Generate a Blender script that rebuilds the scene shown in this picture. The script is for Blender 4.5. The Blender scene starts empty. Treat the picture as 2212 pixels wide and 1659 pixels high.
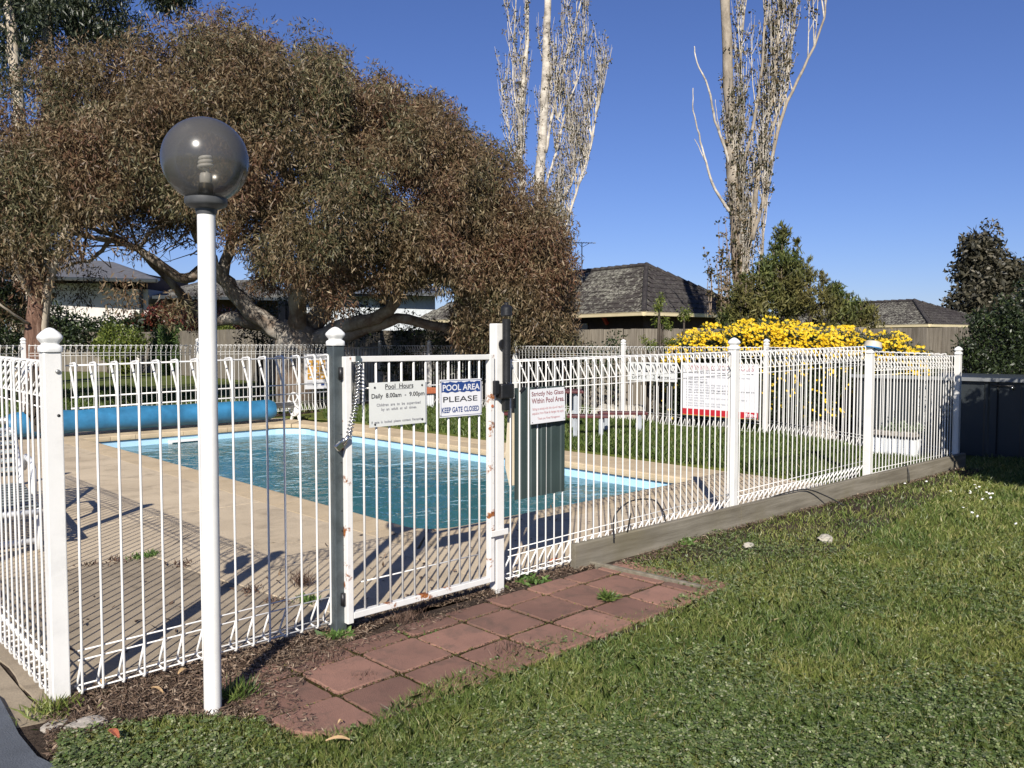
import bpy, bmesh, math, random
import numpy as np
from mathutils import Vector, Matrix, Quaternion, noise as mnoise

S = bpy.context.scene
COL = S.collection
rad = math.radians
rng = np.random.default_rng(7)
random.seed(7)

# ------------------------------------------------------------------ camera, world, sun, exposure
YAW = rad(43.4)            # the fence line is the X axis, the far side of the pool is +Y
PITCH = 0.05
CAM = Vector((-3.189, -3.502, 1.45))
FPX = 3100.0 / 3840.0
cd = bpy.data.cameras.new('camera')
cam = bpy.data.objects.new('camera', cd)
COL.objects.link(cam)
cam.location = CAM
cam.rotation_euler = (math.pi / 2 - PITCH, 0, -YAW)
cd.sensor_width = 36.0
cd.lens = 36.0 * FPX
cd.clip_start = 0.05
cd.clip_end = 2000
S.camera = cam

SUN_EL = rad(32)
sh = Vector((0.753, 0.658, 0)).normalized()          # the way the shadows fall
to_sun = Vector((-sh.x * math.cos(SUN_EL), -sh.y * math.cos(SUN_EL), math.sin(SUN_EL)))
w = bpy.data.worlds.new('World')
S.world = w
w.use_nodes = True
nt = w.node_tree
nt.nodes.clear()
wo = nt.nodes.new('ShaderNodeOutputWorld')
bg = nt.nodes.new('ShaderNodeBackground')
sky = nt.nodes.new('ShaderNodeTexSky')
sky.sky_type = 'NISHITA'
sky.sun_disc = False
sky.sun_elevation = SUN_EL
sky.sun_rotation = math.atan2(to_sun.x, to_sun.y)
sky.altitude = 0
sky.air_density = 1.0
sky.dust_density = 0.1
sky.ozone_density = 3.0
bg.inputs['Strength'].default_value = 0.060
tint = nt.nodes.new('ShaderNodeMix'); tint.data_type = 'RGBA'; tint.blend_type = 'MULTIPLY'
tint.inputs[0].default_value = 1.0
tint.inputs[7].default_value = (0.66, 0.74, 1.14, 1)
nt.links.new(sky.outputs[0], tint.inputs[6])
nt.links.new(tint.outputs[2], bg.inputs[0])
nt.links.new(bg.outputs[0], wo.inputs[0])
sl = bpy.data.lights.new('sun', 'SUN')
sl.energy = 5.0
sl.angle = rad(0.5)
sl.color = (1.0, 0.94, 0.85)
so = bpy.data.objects.new('sun', sl)
COL.objects.link(so)
so.rotation_euler = to_sun.to_track_quat('Z', 'Y').to_euler()
S.view_settings.view_transform = 'Standard'
S.view_settings.look = 'None'
S.view_settings.exposure = 0.58
S.view_settings.gamma = 1.0
S.view_settings.use_curve_mapping = False
S.cycles.max_bounces = 10
S.cycles.transparent_max_bounces = 24

# ------------------------------------------------------------------ sight lines used to measure the place
CA, SA = math.cos(YAW), math.sin(YAW)
def ray(x, y):
    X = (x - 1106) * 1.736 / 3100.0
    q = (829.5 - y) * 1.736 / 3100.0
    c, s = math.cos(PITCH), math.sin(PITCH)
    Y = c + s * q
    Z = -s + c * q
    return Vector((X * CA + Y * SA, -X * SA + Y * CA, Z)), Y
def pz(x, y, z=0.0):
    d, _ = ray(x, y); return CAM + d * ((z - CAM.z) / d.z)
def pv(x, y, v):
    d, _ = ray(x, y); return CAM + d * ((v - CAM.y) / d.y)
def pu(x, y, u):
    d, _ = ray(x, y); return CAM + d * ((u - CAM.x) / d.x)
def pY(x, y, Y):
    d, Yy = ray(x, y); return CAM + d * (Y / Yy)

# ------------------------------------------------------------------ helpers
def tag(o, label=None, cat=None, group=None, kind=None):
    if label: o['label'] = label
    if cat: o['category'] = cat
    if group: o['group'] = group
    if kind: o['kind'] = kind
    return o

def empty(name, loc, label=None, cat=None, group=None, kind=None):
    o = bpy.data.objects.new(name, None)
    o.empty_display_size = 0.1
    COL.objects.link(o)
    o.location = loc
    return tag(o, label, cat, group, kind)

def wloc(o):
    v = Vector((0, 0, 0))
    while o is not None:
        v = v + o.location
        o = o.parent
    return v

def link(name, me, parent=None, at=None):
    """at: world position of the object's origin; empties here are never rotated"""
    o = bpy.data.objects.new(name, me)
    COL.objects.link(o)
    p = Vector(at) if at is not None else Vector((0, 0, 0))
    if parent is not None:
        o.parent = parent
        p = p - wloc(parent)
    o.location = p
    return o

class MB:
    def __init__(s):
        s.v = []; s.f = []; s.m = []; s.cur = 0
    def add(s, vs, fs):
        b = len(s.v)
        s.v += [tuple(x) for x in vs]
        s.f += [tuple(i + b for i in f) for f in fs]
        s.m += [s.cur] * len(fs)
    def box(s, a, b):
        x0, y0, z0 = a; x1, y1, z1 = b
        s.add([(x0,y0,z0),(x1,y0,z0),(x1,y1,z0),(x0,y1,z0),(x0,y0,z1),(x1,y0,z1),(x1,y1,z1),(x0,y1,z1)],
              [(0,3,2,1),(4,5,6,7),(0,1,5,4),(1,2,6,5),(2,3,7,6),(3,0,4,7)])
    def bar(s, p, q, w, h, up=(0,0,1)):
        p = Vector(p); q = Vector(q); d = (q - p).normalized()
        u = Vector(up); sd = d.cross(u).normalized(); u = sd.cross(d)
        vs = []
        for e in (p, q):
            for a, b in ((-1,-1),(1,-1),(1,1),(-1,1)):
                vs.append(e + sd * a * w / 2 + u * b * h / 2)
        s.add(vs, [(0,3,2,1),(4,5,6,7),(0,1,5,4),(1,2,6,5),(2,3,7,6),(3,0,4,7)])
    def tube(s, pts, r, n=6, cap=True):
        P = [Vector(p) for p in pts]
        R = r if hasattr(r, '__len__') else [r] * len(P)
        t = (P[1] - P[0]).normalized()
        a = t.orthogonal().normalized()
        vs = []
        for i, p in enumerate(P):
            if i == 0: tt = P[1] - P[0]
            elif i == len(P) - 1: tt = P[i] - P[i-1]
            else: tt = (P[i+1] - P[i]).normalized() + (P[i] - P[i-1]).normalized()
            tt = tt.normalized()
            a = (a - tt * a.dot(tt)).normalized()
            b = tt.cross(a)
            for k in range(n):
                an = 2 * math.pi * k / n
                vs.append(p + (a * math.cos(an) + b * math.sin(an)) * R[i])
        fs = []
        for i in range(len(P) - 1):
            for k in range(n):
                k2 = (k + 1) % n
                fs.append((i*n+k, i*n+k2, (i+1)*n+k2, (i+1)*n+k))
        if cap:
            fs.append(tuple(range(n-1, -1, -1)))
            fs.append(tuple((len(P)-1)*n + k for k in range(n)))
        s.add(vs, fs)
    def lathe(s, prof, c=(0,0,0), n=24, sq=None, axis=None):
        """prof: (r, z); sq: superellipse exponent (None = round)"""
        vs = []
        M = Matrix.Identity(3)
        if axis is not None:
            M = Vector(axis).to_track_quat('Z', 'Y').to_matrix()
        for r, z in prof:
            for k in range(n):
                an = 2 * math.pi * (k + 0.5) / n
                cx, sy = math.cos(an), math.sin(an)
                g = 1.0
                if sq:
                    g = 1.0 / (abs(cx) ** sq + abs(sy) ** sq) ** (1.0 / sq)
                v = M @ Vector((cx * g * r, sy * g * r, z))
                vs.append(v + Vector(c))
        fs = []
        for i in range(len(prof) - 1):
            for k in range(n):
                k2 = (k + 1) % n
                fs.append((i*n+k, i*n+k2, (i+1)*n+k2, (i+1)*n+k))
        fs.append(tuple(range(n-1, -1, -1)))
        fs.append(tuple((len(prof)-1)*n + k for k in range(n)))
        s.add(vs, fs)
    def mesh(s, name, mats, smooth=False, org=(0,0,0)):
        me = bpy.data.meshes.new(name)
        ox, oy, oz = org
        me.from_pydata([(x-ox, y-oy, z-oz) for x, y, z in s.v], [], s.f)
        if not isinstance(mats, (list, tuple)): mats = [mats]
        for m in mats: me.materials.append(m)
        if len(mats) > 1: me.polygons.foreach_set('material_index', s.m)
        if smooth:
            me.polygons.foreach_set('use_smooth', [True] * len(s.f))
        me.update()
        return me
    def build(s, name, mats, parent=None, smooth=False, org=None, autos=False):
        o0 = Vector(org) if org is not None else (wloc(parent) if parent is not None else Vector((0,0,0)))
        me = s.mesh(name, mats, smooth or autos, o0)
        if autos:
            bm = bmesh.new(); bm.from_mesh(me)
            for e in bm.edges:
                if len(e.link_faces) == 2 and e.calc_face_angle(0) > rad(38): e.smooth = False
            bm.to_mesh(me); bm.free()
        return link(name, me, parent, o0)

def bevel(o, wd=0.004, seg=2):
    m = o.modifiers.new('bevel', 'BEVEL'); m.width = wd; m.segments = seg; m.limit_method = 'ANGLE'
    return o

def npmesh(name, verts, nf, k, mats, parent=None, mi=None, at=(0,0,0), smooth=False):
    """verts (nf*k,3): nf loose polygons of k corners"""
    me = bpy.data.meshes.new(name)
    a = np.asarray(verts, dtype=np.float32) - np.asarray(at, dtype=np.float32)
    me.vertices.add(nf * k)
    me.vertices.foreach_set('co', a.ravel())
    me.loops.add(nf * k)
    me.loops.foreach_set('vertex_index', np.arange(nf * k, dtype=np.int32))
    me.polygons.add(nf)
    me.polygons.foreach_set('loop_start', np.arange(0, nf * k, k, dtype=np.int32))
    me.polygons.foreach_set('loop_total', np.full(nf, k, dtype=np.int32))
    if not isinstance(mats, (list, tuple)): mats = [mats]
    for m in mats: me.materials.append(m)
    if mi is not None: me.polygons.foreach_set('material_index', mi.astype(np.int32))
    me.update(calc_edges=True)
    me.validate()
    return link(name, me, parent, at)

# ------------------------------------------------------------------ materials
def nodes(name):
    m = bpy.data.materials.new(name)
    m.use_nodes = True
    t = m.node_tree
    t.nodes.clear()
    o = t.nodes.new('ShaderNodeOutputMaterial')
    return m, t, o

def ramp(t, fac, stops, interp='LINEAR'):
    r = t.nodes.new('ShaderNodeValToRGB')
    r.color_ramp.interpolation = interp
    el = r.color_ramp.elements
    while len(el) > 1: el.remove(el[-1])
    el[0].position = stops[0][0]; el[0].color = (*stops[0][1], 1)
    for p, c in stops[1:]:
        e = el.new(p); e.color = (*c, 1)
    t.links.new(fac, r.inputs[0])
    return r.outputs[0]

def noise_n(t, scale, detail=4, rough=0.6, vec=None, dist=0.0, stretch=None):
    tc = t.nodes.new('ShaderNodeNewGeometry') if vec is None else None
    v = tc.outputs['Position'] if vec is None else vec
    if stretch:
        mp = t.nodes.new('ShaderNodeMapping'); mp.inputs['Scale'].default_value = stretch
        t.links.new(v, mp.inputs[0]); v = mp.outputs[0]
    n = t.nodes.new('ShaderNodeTexNoise')
    n.inputs['Scale'].default_value = scale
    n.inputs['Detail'].default_value = detail
    n.inputs['Roughness'].default_value = rough
    n.inputs['Distortion'].default_value = dist
    t.links.new(v, n.inputs['Vector'])
    return n.outputs['Fac']

def mixc(t, fac, a, b, mode='MIX'):
    n = t.nodes.new('ShaderNodeMix'); n.data_type = 'RGBA'; n.blend_type = mode
    if hasattr(fac, 'links'): t.links.new(fac, n.inputs[0])
    else: n.inputs[0].default_value = fac
    for i, c in ((6, a), (7, b)):
        if hasattr(c, 'links'): t.links.new(c, n.inputs[i])
        else: n.inputs[i].default_value = (*c, 1)
    return n.outputs[2]

def math_n(t, op, a, b=0.0, clamp=False):
    n = t.nodes.new('ShaderNodeMath'); n.operation = op; n.use_clamp = clamp
    for i, c in ((0, a), (1, b)):
        if hasattr(c, 'links'): t.links.new(c, n.inputs[i])
        else: n.inputs[i].default_value = c
    return n.outputs[0]

def pbr(t, o, col, rough=0.5, bump=None, bstr=0.3, bdist=0.01, metal=0.0, spec=0.5, trans=None):
    p = t.nodes.new('ShaderNodeBsdfPrincipled')
    if hasattr(col, 'links'): t.links.new(col, p.inputs['Base Color'])
    else: p.inputs['Base Color'].default_value = (*col, 1)
    if hasattr(rough, 'links'): t.links.new(rough, p.inputs['Roughness'])
    else: p.inputs['Roughness'].default_value = rough
    p.inputs['Metallic'].default_value = metal
    p.inputs['Specular IOR Level'].default_value = spec
    if bump is not None:
        b = t.nodes.new('ShaderNodeBump')
        b.inputs['Strength'].default_value = bstr
        b.inputs['Distance'].default_value = bdist
        t.links.new(bump, b.inputs['Height'])
        t.links.new(b.outputs[0], p.inputs['Normal'])
    t.links.new(p.outputs[0], o.inputs[0])
    return p

def flat(name, col, rough=0.5, metal=0.0, var=0.0, scale=6.0, bump=0.0, bscale=60, spec=0.5):
    m, t, o = nodes(name)
    c = col
    if var:
        n = noise_n(t, scale, 5)
        lo = tuple(x * (1 - var) for x in col); hi = tuple(min(1, x * (1 + var)) for x in col)
        c = ramp(t, n, [(0.3, lo), (0.7, hi)])
    b = noise_n(t, bscale, 4) if bump else None
    pbr(t, o, c, rough, b, bump, 0.01, metal, spec)
    return m

def leafmat(name, stops, rough=0.5, big=None, bigscale=0.5, spec=0.4, transl=0.25):
    """stops: colours spread over leaves at random; big: other stops mixed in by patches"""
    m, t, o = nodes(name)
    g = t.nodes.new('ShaderNodeNewGeometry')
    c = ramp(t, g.outputs['Random Per Island'], stops)
    if big:
        c2 = ramp(t, g.outputs['Random Per Island'], big)
        n = noise_n(t, bigscale, 3, 0.6)
        f = ramp(t, n, [(0.42, (0,0,0)), (0.6, (1,1,1))])
        c = mixc(t, f, c, c2)
    p = t.nodes.new('ShaderNodeBsdfPrincipled')
    t.links.new(c, p.inputs['Base Color'])
    p.inputs['Roughness'].default_value = rough
    p.inputs['Specular IOR Level'].default_value = spec
    tr = t.nodes.new('ShaderNodeBsdfTranslucent')
    t.links.new(c, tr.inputs[0])
    mx = t.nodes.new('ShaderNodeMixShader')
    mx.inputs[0].default_value = transl
    t.links.new(p.outputs[0], mx.inputs[1]); t.links.new(tr.outputs[0], mx.inputs[2])
    t.links.new(mx.outputs[0], o.inputs[0])
    return m

M = {}
def white_paint(name, rust=0.0, base=(0.66, 0.65, 0.62)):
    m, t, o = nodes(name)
    n = noise_n(t, 5.0, 6, 0.7)
    c = ramp(t, n, [(0.25, tuple(x * 0.86 for x in base)), (0.5, base), (0.8, tuple(min(1, x * 1.04) for x in base))])
    n3 = noise_n(t, 70.0, 3, 0.6)
    f3 = ramp(t, n3, [(0.68, (0,0,0)), (0.76, (1,1,1))])
    c = mixc(t, math_n(t, 'MULTIPLY', f3, 0.35), c, (0.35, 0.32, 0.27))
    if rust:
        n2 = noise_n(t, 16.0, 6, 0.75)
        n4 = noise_n(t, 5.0, 2, 0.5)
        f = ramp(t, math_n(t, 'MULTIPLY', n2, n4), [(rust, (0,0,0)), (rust + 0.04, (1,1,1))])
        c2 = ramp(t, noise_n(t, 60.0, 3), [(0.3, (0.10, 0.03, 0.012)), (0.7, (0.42, 0.15, 0.04))])
        c = mixc(t, f, c, c2)
    pbr(t, o, c, 0.42, noise_n(t, 120, 2), 0.05, 0.003)
    return m
M['white'] = white_paint('white powder coat')
M['rusty'] = white_paint('white paint with rust', 0.30)
M['cap'] = white_paint('white plastic', base=(0.68, 0.68, 0.66))
M['grey_post'] = flat('dark grey galvanised steel', (0.075, 0.09, 0.095), 0.38, 0.3, 0.25, 14, 0.1, 80)
M['chrome'] = flat('zinc plated steel', (0.62, 0.62, 0.6), 0.25, 1.0, 0.15, 30)
M['black'] = flat('black plastic', (0.012, 0.012, 0.013), 0.42, 0, 0.3, 20, 0.15, 90)
M['dark'] = flat('dark void', (0.01, 0.01, 0.01), 0.9)
M['globe_collar'] = flat('grey collar plastic', (0.06, 0.062, 0.065), 0.5, 0, 0.2, 20)
M['brass'] = flat('lamp holder', (0.10, 0.085, 0.06), 0.3, 0.6)
M['cfl'] = flat('white glass tube', (0.85, 0.83, 0.76), 0.35)
M['maroon'] = flat('maroon painted timber', (0.075, 0.014, 0.014), 0.45, 0, 0.25, 12)
M['pale_grey'] = flat('pale grey painted steel', (0.42, 0.45, 0.47), 0.5, 0, 0.15, 10)
M['terracotta'] = flat('terracotta', (0.42, 0.13, 0.06), 0.75, 0, 0.2, 20, 0.1, 90)
M['sign_white'] = flat('sign face white', (0.66, 0.66, 0.67), 0.35, 0, 0.05, 4)
M['sign_dull'] = flat('sign face off white', (0.60, 0.61, 0.58), 0.4, 0, 0.06, 4)
M['ink'] = flat('black print', (0.025, 0.025, 0.03), 0.5)
M['ink_grey'] = flat('faded grey print', (0.22, 0.22, 0.24), 0.5)
M['ink_blue'] = flat('blue print', (0.018, 0.05, 0.19), 0.5)
M['ink_maroon'] = flat('faded maroon print', (0.20, 0.045, 0.06), 0.5)
M['ink_pink'] = flat('sun faded red print', (0.42, 0.16, 0.17), 0.5)
M['ink_red'] = flat('red print', (0.45, 0.02, 0.03), 0.45)
M['ink_orange'] = flat('orange print', (0.62, 0.34, 0.07), 0.5, 0, 0.15, 30)
M['sleeve'] = flat('blue pool blanket', (0.028, 0.15, 0.28), 0.5, 0, 0.28, 5, 0.25, 30)
M['alu'] = flat('dull aluminium', (0.30, 0.30, 0.29), 0.45, 0.7)
M['cream_plastic'] = flat('aged cream plastic', (0.50, 0.45, 0.35), 0.5, 0, 0.08, 15)
M['blue_rim'] = flat('blue plastic', (0.02, 0.18, 0.42), 0.5)
M['corr_green'] = flat('dark green sheet', (0.035, 0.052, 0.05), 0.42, 0, 0.15, 4, 0.05, 40)
M['cardboard'] = flat('pale board', (0.66, 0.58, 0.44), 0.7, 0, 0.1, 6)
M['strap_pale'] = flat('grey green vinyl strap', (0.30, 0.33, 0.31), 0.45, 0, 0.1)
M['strap_dark'] = flat('dark vinyl strap', (0.02, 0.025, 0.025), 0.5)
M['kerb_shade'] = flat('kerb concrete with painted shade', (0.075, 0.085, 0.10), 0.75, 0, 0.25, 6, 0.5, 150)  # concrete kerb lying in shade; the blue grey shade is put into the colour
M['gutter'] = flat('cream gutter', (0.62, 0.53, 0.34), 0.45, 0, 0.08, 3)
M['render_wall'] = flat('pale rendered wall', (0.55, 0.51, 0.47), 0.85, 0, 0.08, 1.2, 0.2, 40)
M['brick_dark'] = flat('brown brick wall', (0.055, 0.032, 0.024), 0.85, 0, 0.3, 8, 0.3, 30)
M['red_trim'] = flat('red painted bracket', (0.35, 0.03, 0.02), 0.6)
M['glass_dark'] = flat('dark window glass', (0.015, 0.02, 0.025), 0.08)
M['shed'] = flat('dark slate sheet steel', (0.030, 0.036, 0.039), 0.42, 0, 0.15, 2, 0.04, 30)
M['shed_rim'] = flat('grey shed capping', (0.20, 0.21, 0.215), 0.45, 0, 0.1, 4)
M['corr_white'] = flat('white corrugated sheet', (0.48, 0.50, 0.51), 0.4, 0, 0.06, 4)
M['roof_metal'] = flat('grey metal roof', (0.13, 0.14, 0.15), 0.45, 0.2, 0.1, 2)
M['roof_slate'] = flat('dark flat roof tile', (0.10, 0.10, 0.105), 0.7, 0, 0.25, 3, 0.3, 20)
M['rubble'] = flat('crumbled concrete', (0.30, 0.27, 0.23), 0.9, 0, 0.3, 14, 0.9, 30)
M['rock_pale'] = flat('pale limestone', (0.36, 0.33, 0.27), 0.9, 0, 0.2, 10, 0.8, 25)
M['antenna'] = flat('antenna metal', (0.25, 0.26, 0.27), 0.4, 0.6)
M['hose'] = flat('black irrigation pipe', (0.02, 0.02, 0.02), 0.5)

def concrete(name, a, b, dark, scale=1.0, stain=0.5, bstr=0.35, ovar=0.14):
    m, t, o = nodes(name)
    n1 = noise_n(t, 1.1 * scale, 7, 0.62)
    c = ramp(t, n1, [(0.3, b), (0.62, a)])
    n2 = noise_n(t, 2.7 * scale, 8, 0.7, dist=0.6)
    f = ramp(t, n2, [(0.5, (0,0,0)), (0.72, (1,1,1))])
    c = mixc(t, math_n(t, 'MULTIPLY', f, stain), c, dark)
    n3 = noise_n(t, 90 * scale, 3, 0.6)
    c = mixc(t, 0.22, c, ramp(t, n3, [(0.3, (0.12,0.11,0.09)), (0.7, (0.75,0.7,0.6))]), 'OVERLAY')
    g = t.nodes.new('ShaderNodeNewGeometry')
    oi = t.nodes.new('ShaderNodeObjectInfo')
    c = mixc(t, ovar, c, ramp(t, oi.outputs['Random'], [(0, (0.18,0.17,0.16)), (1, (0.75,0.72,0.68))]), 'OVERLAY')
    pbr(t, o, c, 0.88, n3, bstr, 0.006, spec=0.25)
    return m
M['deck'] = concrete('pool deck concrete', (0.53, 0.445, 0.325), (0.43, 0.355, 0.255), (0.17, 0.14, 0.105), 1.0, 0.6)
M['coping'] = concrete('coping paver', (0.54, 0.44, 0.30), (0.45, 0.36, 0.24), (0.18, 0.14, 0.09), 1.5, 0.35)
M['slab_grey'] = concrete('weathered grey slab', (0.34, 0.285, 0.21), (0.23, 0.19, 0.14), (0.11, 0.09, 0.065), 1.6, 0.6)
M['paver'] = concrete('red brown paver', (0.275, 0.155, 0.120), (0.195, 0.112, 0.090), (0.105, 0.080, 0.066), 2.4, 0.8, 0.7, 0.42)

def sleeper_mat():
    m, t, o = nodes('weathered grey timber')
    n1 = noise_n(t, 3.0, 8, 0.7, stretch=(0.35, 5, 5))
    c = ramp(t, n1, [(0.25, (0.085, 0.072, 0.052)), (0.5, (0.165, 0.148, 0.115)), (0.75, (0.26, 0.235, 0.19))])
    n2 = noise_n(t, 1.3, 4, 0.6)
    f = ramp(t, n2, [(0.5, (0,0,0)), (0.68, (1,1,1))])
    c = mixc(t, math_n(t, 'MULTIPLY', f, 0.5), c, (0.13, 0.11, 0.06))
    pbr(t, o, c, 0.85, n1, 0.6, 0.01, spec=0.25)
    return m
M['sleeper'] = sleeper_mat()

def paling_mat():
    m, t, o = nodes('grey weathered paling')
    n1 = noise_n(t, 4.0, 8, 0.7, stretch=(6, 6, 0.35))
    c = ramp(t, n1, [(0.25, (0.07, 0.06, 0.046)), (0.5, (0.15, 0.134, 0.11)), (0.78, (0.25, 0.23, 0.195))])
    oi = t.nodes.new('ShaderNodeObjectInfo')
    c = mixc(t, 0.35, c, ramp(t, oi.outputs['Random'], [(0, (0.3,0.28,0.26)), (1, (0.72,0.68,0.6))]), 'OVERLAY')
    n2 = noise_n(t, 2.2, 5, 0.7)
    f = ramp(t, n2, [(0.55, (0,0,0)), (0.7, (1,1,1))])
    c = mixc(t, math_n(t, 'MULTIPLY', f, 0.45), c, (0.06, 0.055, 0.045))
    pbr(t, o, c, 0.9, n1, 0.5, 0.01, spec=0.2)
    return m
M['paling'] = paling_mat()

def rooftile_mat(name, base, moss=0.5):
    m, t, o = nodes(name)
    n1 = noise_n(t, 9.0, 6, 0.8)
    c = ramp(t, n1, [(0.3, tuple(x * 0.5 for x in base)), (0.55, base), (0.75, tuple(x * 1.5 for x in base))])
    n2 = noise_n(t, 7.0, 6, 0.8)
    n3 = noise_n(t, 0.6, 2, 0.5)
    f = ramp(t, math_n(t, 'ADD', math_n(t, 'MULTIPLY', n2, 0.75), math_n(t, 'MULTIPLY', n3, 0.25)), [(0.49, (0,0,0)), (0.54, (1,1,1))])
    c = mixc(t, math_n(t, 'MULTIPLY', f, moss), c, ramp(t, n1, [(0.35, (0.10,0.10,0.07)), (0.65, (0.46,0.45,0.38))]))
    oi = t.nodes.new('ShaderNodeObjectInfo')
    c = mixc(t, 0.3, c, ramp(t, oi.outputs['Random'], [(0, (0.3,0.3,0.3)), (1, (0.7,0.7,0.7))]), 'OVERLAY')
    pbr(t, o, c, 0.85, n1, 0.4, 0.02, spec=0.25)
    return m
M['roof_moss'] = rooftile_mat('mossy brown roof tile', (0.042, 0.036, 0.033), 0.55)
M['roof_dark'] = rooftile_mat('dark brown roof tile', (0.035, 0.030, 0.030), 0.1)

def bark_mat(name, cols, scale=3.0, stretch=(3, 3, 0.7), bstr=0.6):
    m, t, o = nodes(name)
    n1 = noise_n(t, scale, 8, 0.7, stretch=stretch, dist=0.4)
    k = len(cols)
    c = ramp(t, n1, [(0.3 + 0.4 * i / (k - 1), cols[i]) for i in range(k)])
    pbr(t, o, c, 0.8, noise_n(t, scale * 4, 6, 0.7, stretch=stretch), bstr, 0.03, spec=0.25)
    return m
M['bark_gum'] = bark_mat('mottled gum bark', [(0.06,0.045,0.035), (0.16,0.12,0.09), (0.30,0.27,0.23), (0.42,0.39,0.34)], 1.6, (1,1,0.8))
M['bark_string'] = bark_mat('stringy red brown bark', [(0.05,0.028,0.02), (0.17,0.095,0.065), (0.30,0.20,0.15)], 9, (2.2,2.2,0.12), 1.0)
M['bark_smooth'] = bark_mat('smooth cream bark', [(0.28,0.23,0.17), (0.42,0.36,0.28), (0.50,0.44,0.35)], 1.5, (1.5,1.5,0.5), 0.2)
M['bark_poplar'] = bark_mat('white poplar bark', [(0.10,0.085,0.07), (0.42,0.38,0.32), (0.66,0.61,0.53)], 2.4, (1,1,1.5), 0.4)
M['bark_grey'] = bark_mat('grey poplar bark', [(0.10,0.085,0.065), (0.26,0.22,0.17), (0.42,0.37,0.30)], 2.4, (1.5,1.5,0.7), 0.5)
M['bark_dark'] = bark_mat('dark bark', [(0.03,0.025,0.02), (0.10,0.08,0.06)], 4, (2,2,0.5), 0.5)
M['twig'] = flat('twig', (0.26, 0.20, 0.15), 0.8, 0, 0.3, 8)

M['leaf_gum'] = leafmat('olive gum leaves', [(0, (0.036,0.038,0.016)), (0.35, (0.082,0.078,0.036)), (0.62, (0.145,0.128,0.066)), (0.85, (0.105,0.052,0.028)), (1, (0.29,0.25,0.15))],
                        0.5, [(0, (0.055,0.030,0.016)), (0.4, (0.125,0.062,0.036)), (0.75, (0.13,0.092,0.048)), (1, (0.27,0.20,0.115))], 0.5, 0.3, 0.15)
M['leaf_far'] = leafmat('grey brown far gum leaves', [(0, (0.022,0.022,0.014)), (0.6, (0.052,0.048,0.030)), (1, (0.12,0.105,0.07))], 0.5, transl=0.15)
M['leaf_dark'] = leafmat('dark gum leaves', [(0, (0.010,0.017,0.007)), (0.6, (0.026,0.038,0.016)), (1, (0.075,0.085,0.045))], 0.45, spec=0.5, transl=0.15)
M['leaf_poplar'] = leafmat('old poplar leaves', [(0, (0.025,0.032,0.010)), (0.4, (0.06,0.06,0.022)), (0.7, (0.15,0.11,0.06)), (1, (0.24,0.175,0.10))], 0.45, transl=0.3)
M['leaf_conifer'] = leafmat('conifer sprays', [(0, (0.022,0.034,0.010)), (0.5, (0.06,0.082,0.020)), (1, (0.16,0.18,0.05))], 0.6, [(0, (0.05,0.045,0.015)), (1, (0.18,0.16,0.05))], 0.8, 0.3, 0.2)
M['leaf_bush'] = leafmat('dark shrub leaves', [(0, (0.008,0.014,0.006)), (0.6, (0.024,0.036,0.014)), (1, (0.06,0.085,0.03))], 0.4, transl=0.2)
M['leaf_red'] = leafmat('red photinia leaves', [(0, (0.05,0.014,0.010)), (0.5, (0.14,0.03,0.02)), (0.8, (0.05,0.06,0.02)), (1, (0.24,0.06,0.04))], 0.4, transl=0.25)
M['leaf_bright'] = leafmat('yellow green shrub leaves', [(0, (0.04,0.065,0.01)), (0.6, (0.10,0.13,0.02)), (1, (0.22,0.25,0.05))], 0.5, transl=0.3)
M['leaf_ball'] = leafmat('clipped conifer', [(0, (0.022,0.045,0.010)), (0.6, (0.045,0.085,0.018)), (1, (0.10,0.15,0.03))], 0.6, transl=0.15)
M['leaf_daisy'] = leafmat('grey green daisy leaves', [(0, (0.014,0.022,0.010)), (0.6, (0.035,0.05,0.022)), (1, (0.09,0.12,0.06))], 0.55, transl=0.2)
M['petal'] = leafmat('yellow daisy petals', [(0, (0.66,0.40,0.01)), (0.6, (0.80,0.56,0.02)), (1, (0.88,0.70,0.06))], 0.5, spec=0.3, transl=0.3)
M['succulent'] = leafmat('grey green succulent', [(0, (0.10,0.13,0.08)), (1, (0.26,0.32,0.20))], 0.5)
M['grass'] = leafmat('lawn blades', [(0, (0.045,0.082,0.018)), (0.45, (0.10,0.155,0.036)), (0.8, (0.175,0.235,0.062)), (0.93, (0.31,0.30,0.12)), (1, (0.42,0.36,0.20))],
                     0.42, [(0, (0.095,0.13,0.024)), (0.5, (0.185,0.225,0.05)), (1, (0.36,0.33,0.13))], 1.1, 0.45, 0.3)
M['grass_in'] = leafmat('inner lawn blades', [(0, (0.04,0.07,0.015)), (0.5, (0.085,0.13,0.028)), (0.9, (0.15,0.20,0.05)), (1, (0.25,0.23,0.10))], 0.45, spec=0.4, transl=0.3)
M['clover'] = leafmat('clover leaves', [(0, (0.060,0.10,0.022)), (0.5, (0.12,0.165,0.050)), (0.85, (0.21,0.245,0.10)), (1, (0.38,0.39,0.24))], 0.45, spec=0.5, transl=0.25)
M['litter'] = leafmat('dead leaf litter', [(0, (0.035,0.022,0.016)), (0.5, (0.115,0.075,0.05)), (0.85, (0.22,0.155,0.105)), (1, (0.38,0.30,0.22))], 0.75, spec=0.3, transl=0.05)
M['moss_bits'] = leafmat('moss and soil crumbs', [(0, (0.035,0.025,0.012)), (0.5, (0.07,0.065,0.015)), (1, (0.15,0.15,0.03))], 0.8, transl=0.05)
M['weed_brown'] = leafmat('dry weed', [(0, (0.06,0.035,0.025)), (1, (0.16,0.10,0.07))], 0.7, transl=0.1)
M['weed'] = leafmat('green weed', [(0, (0.05,0.10,0.02)), (1, (0.15,0.24,0.06))], 0.5, transl=0.3)
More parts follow.
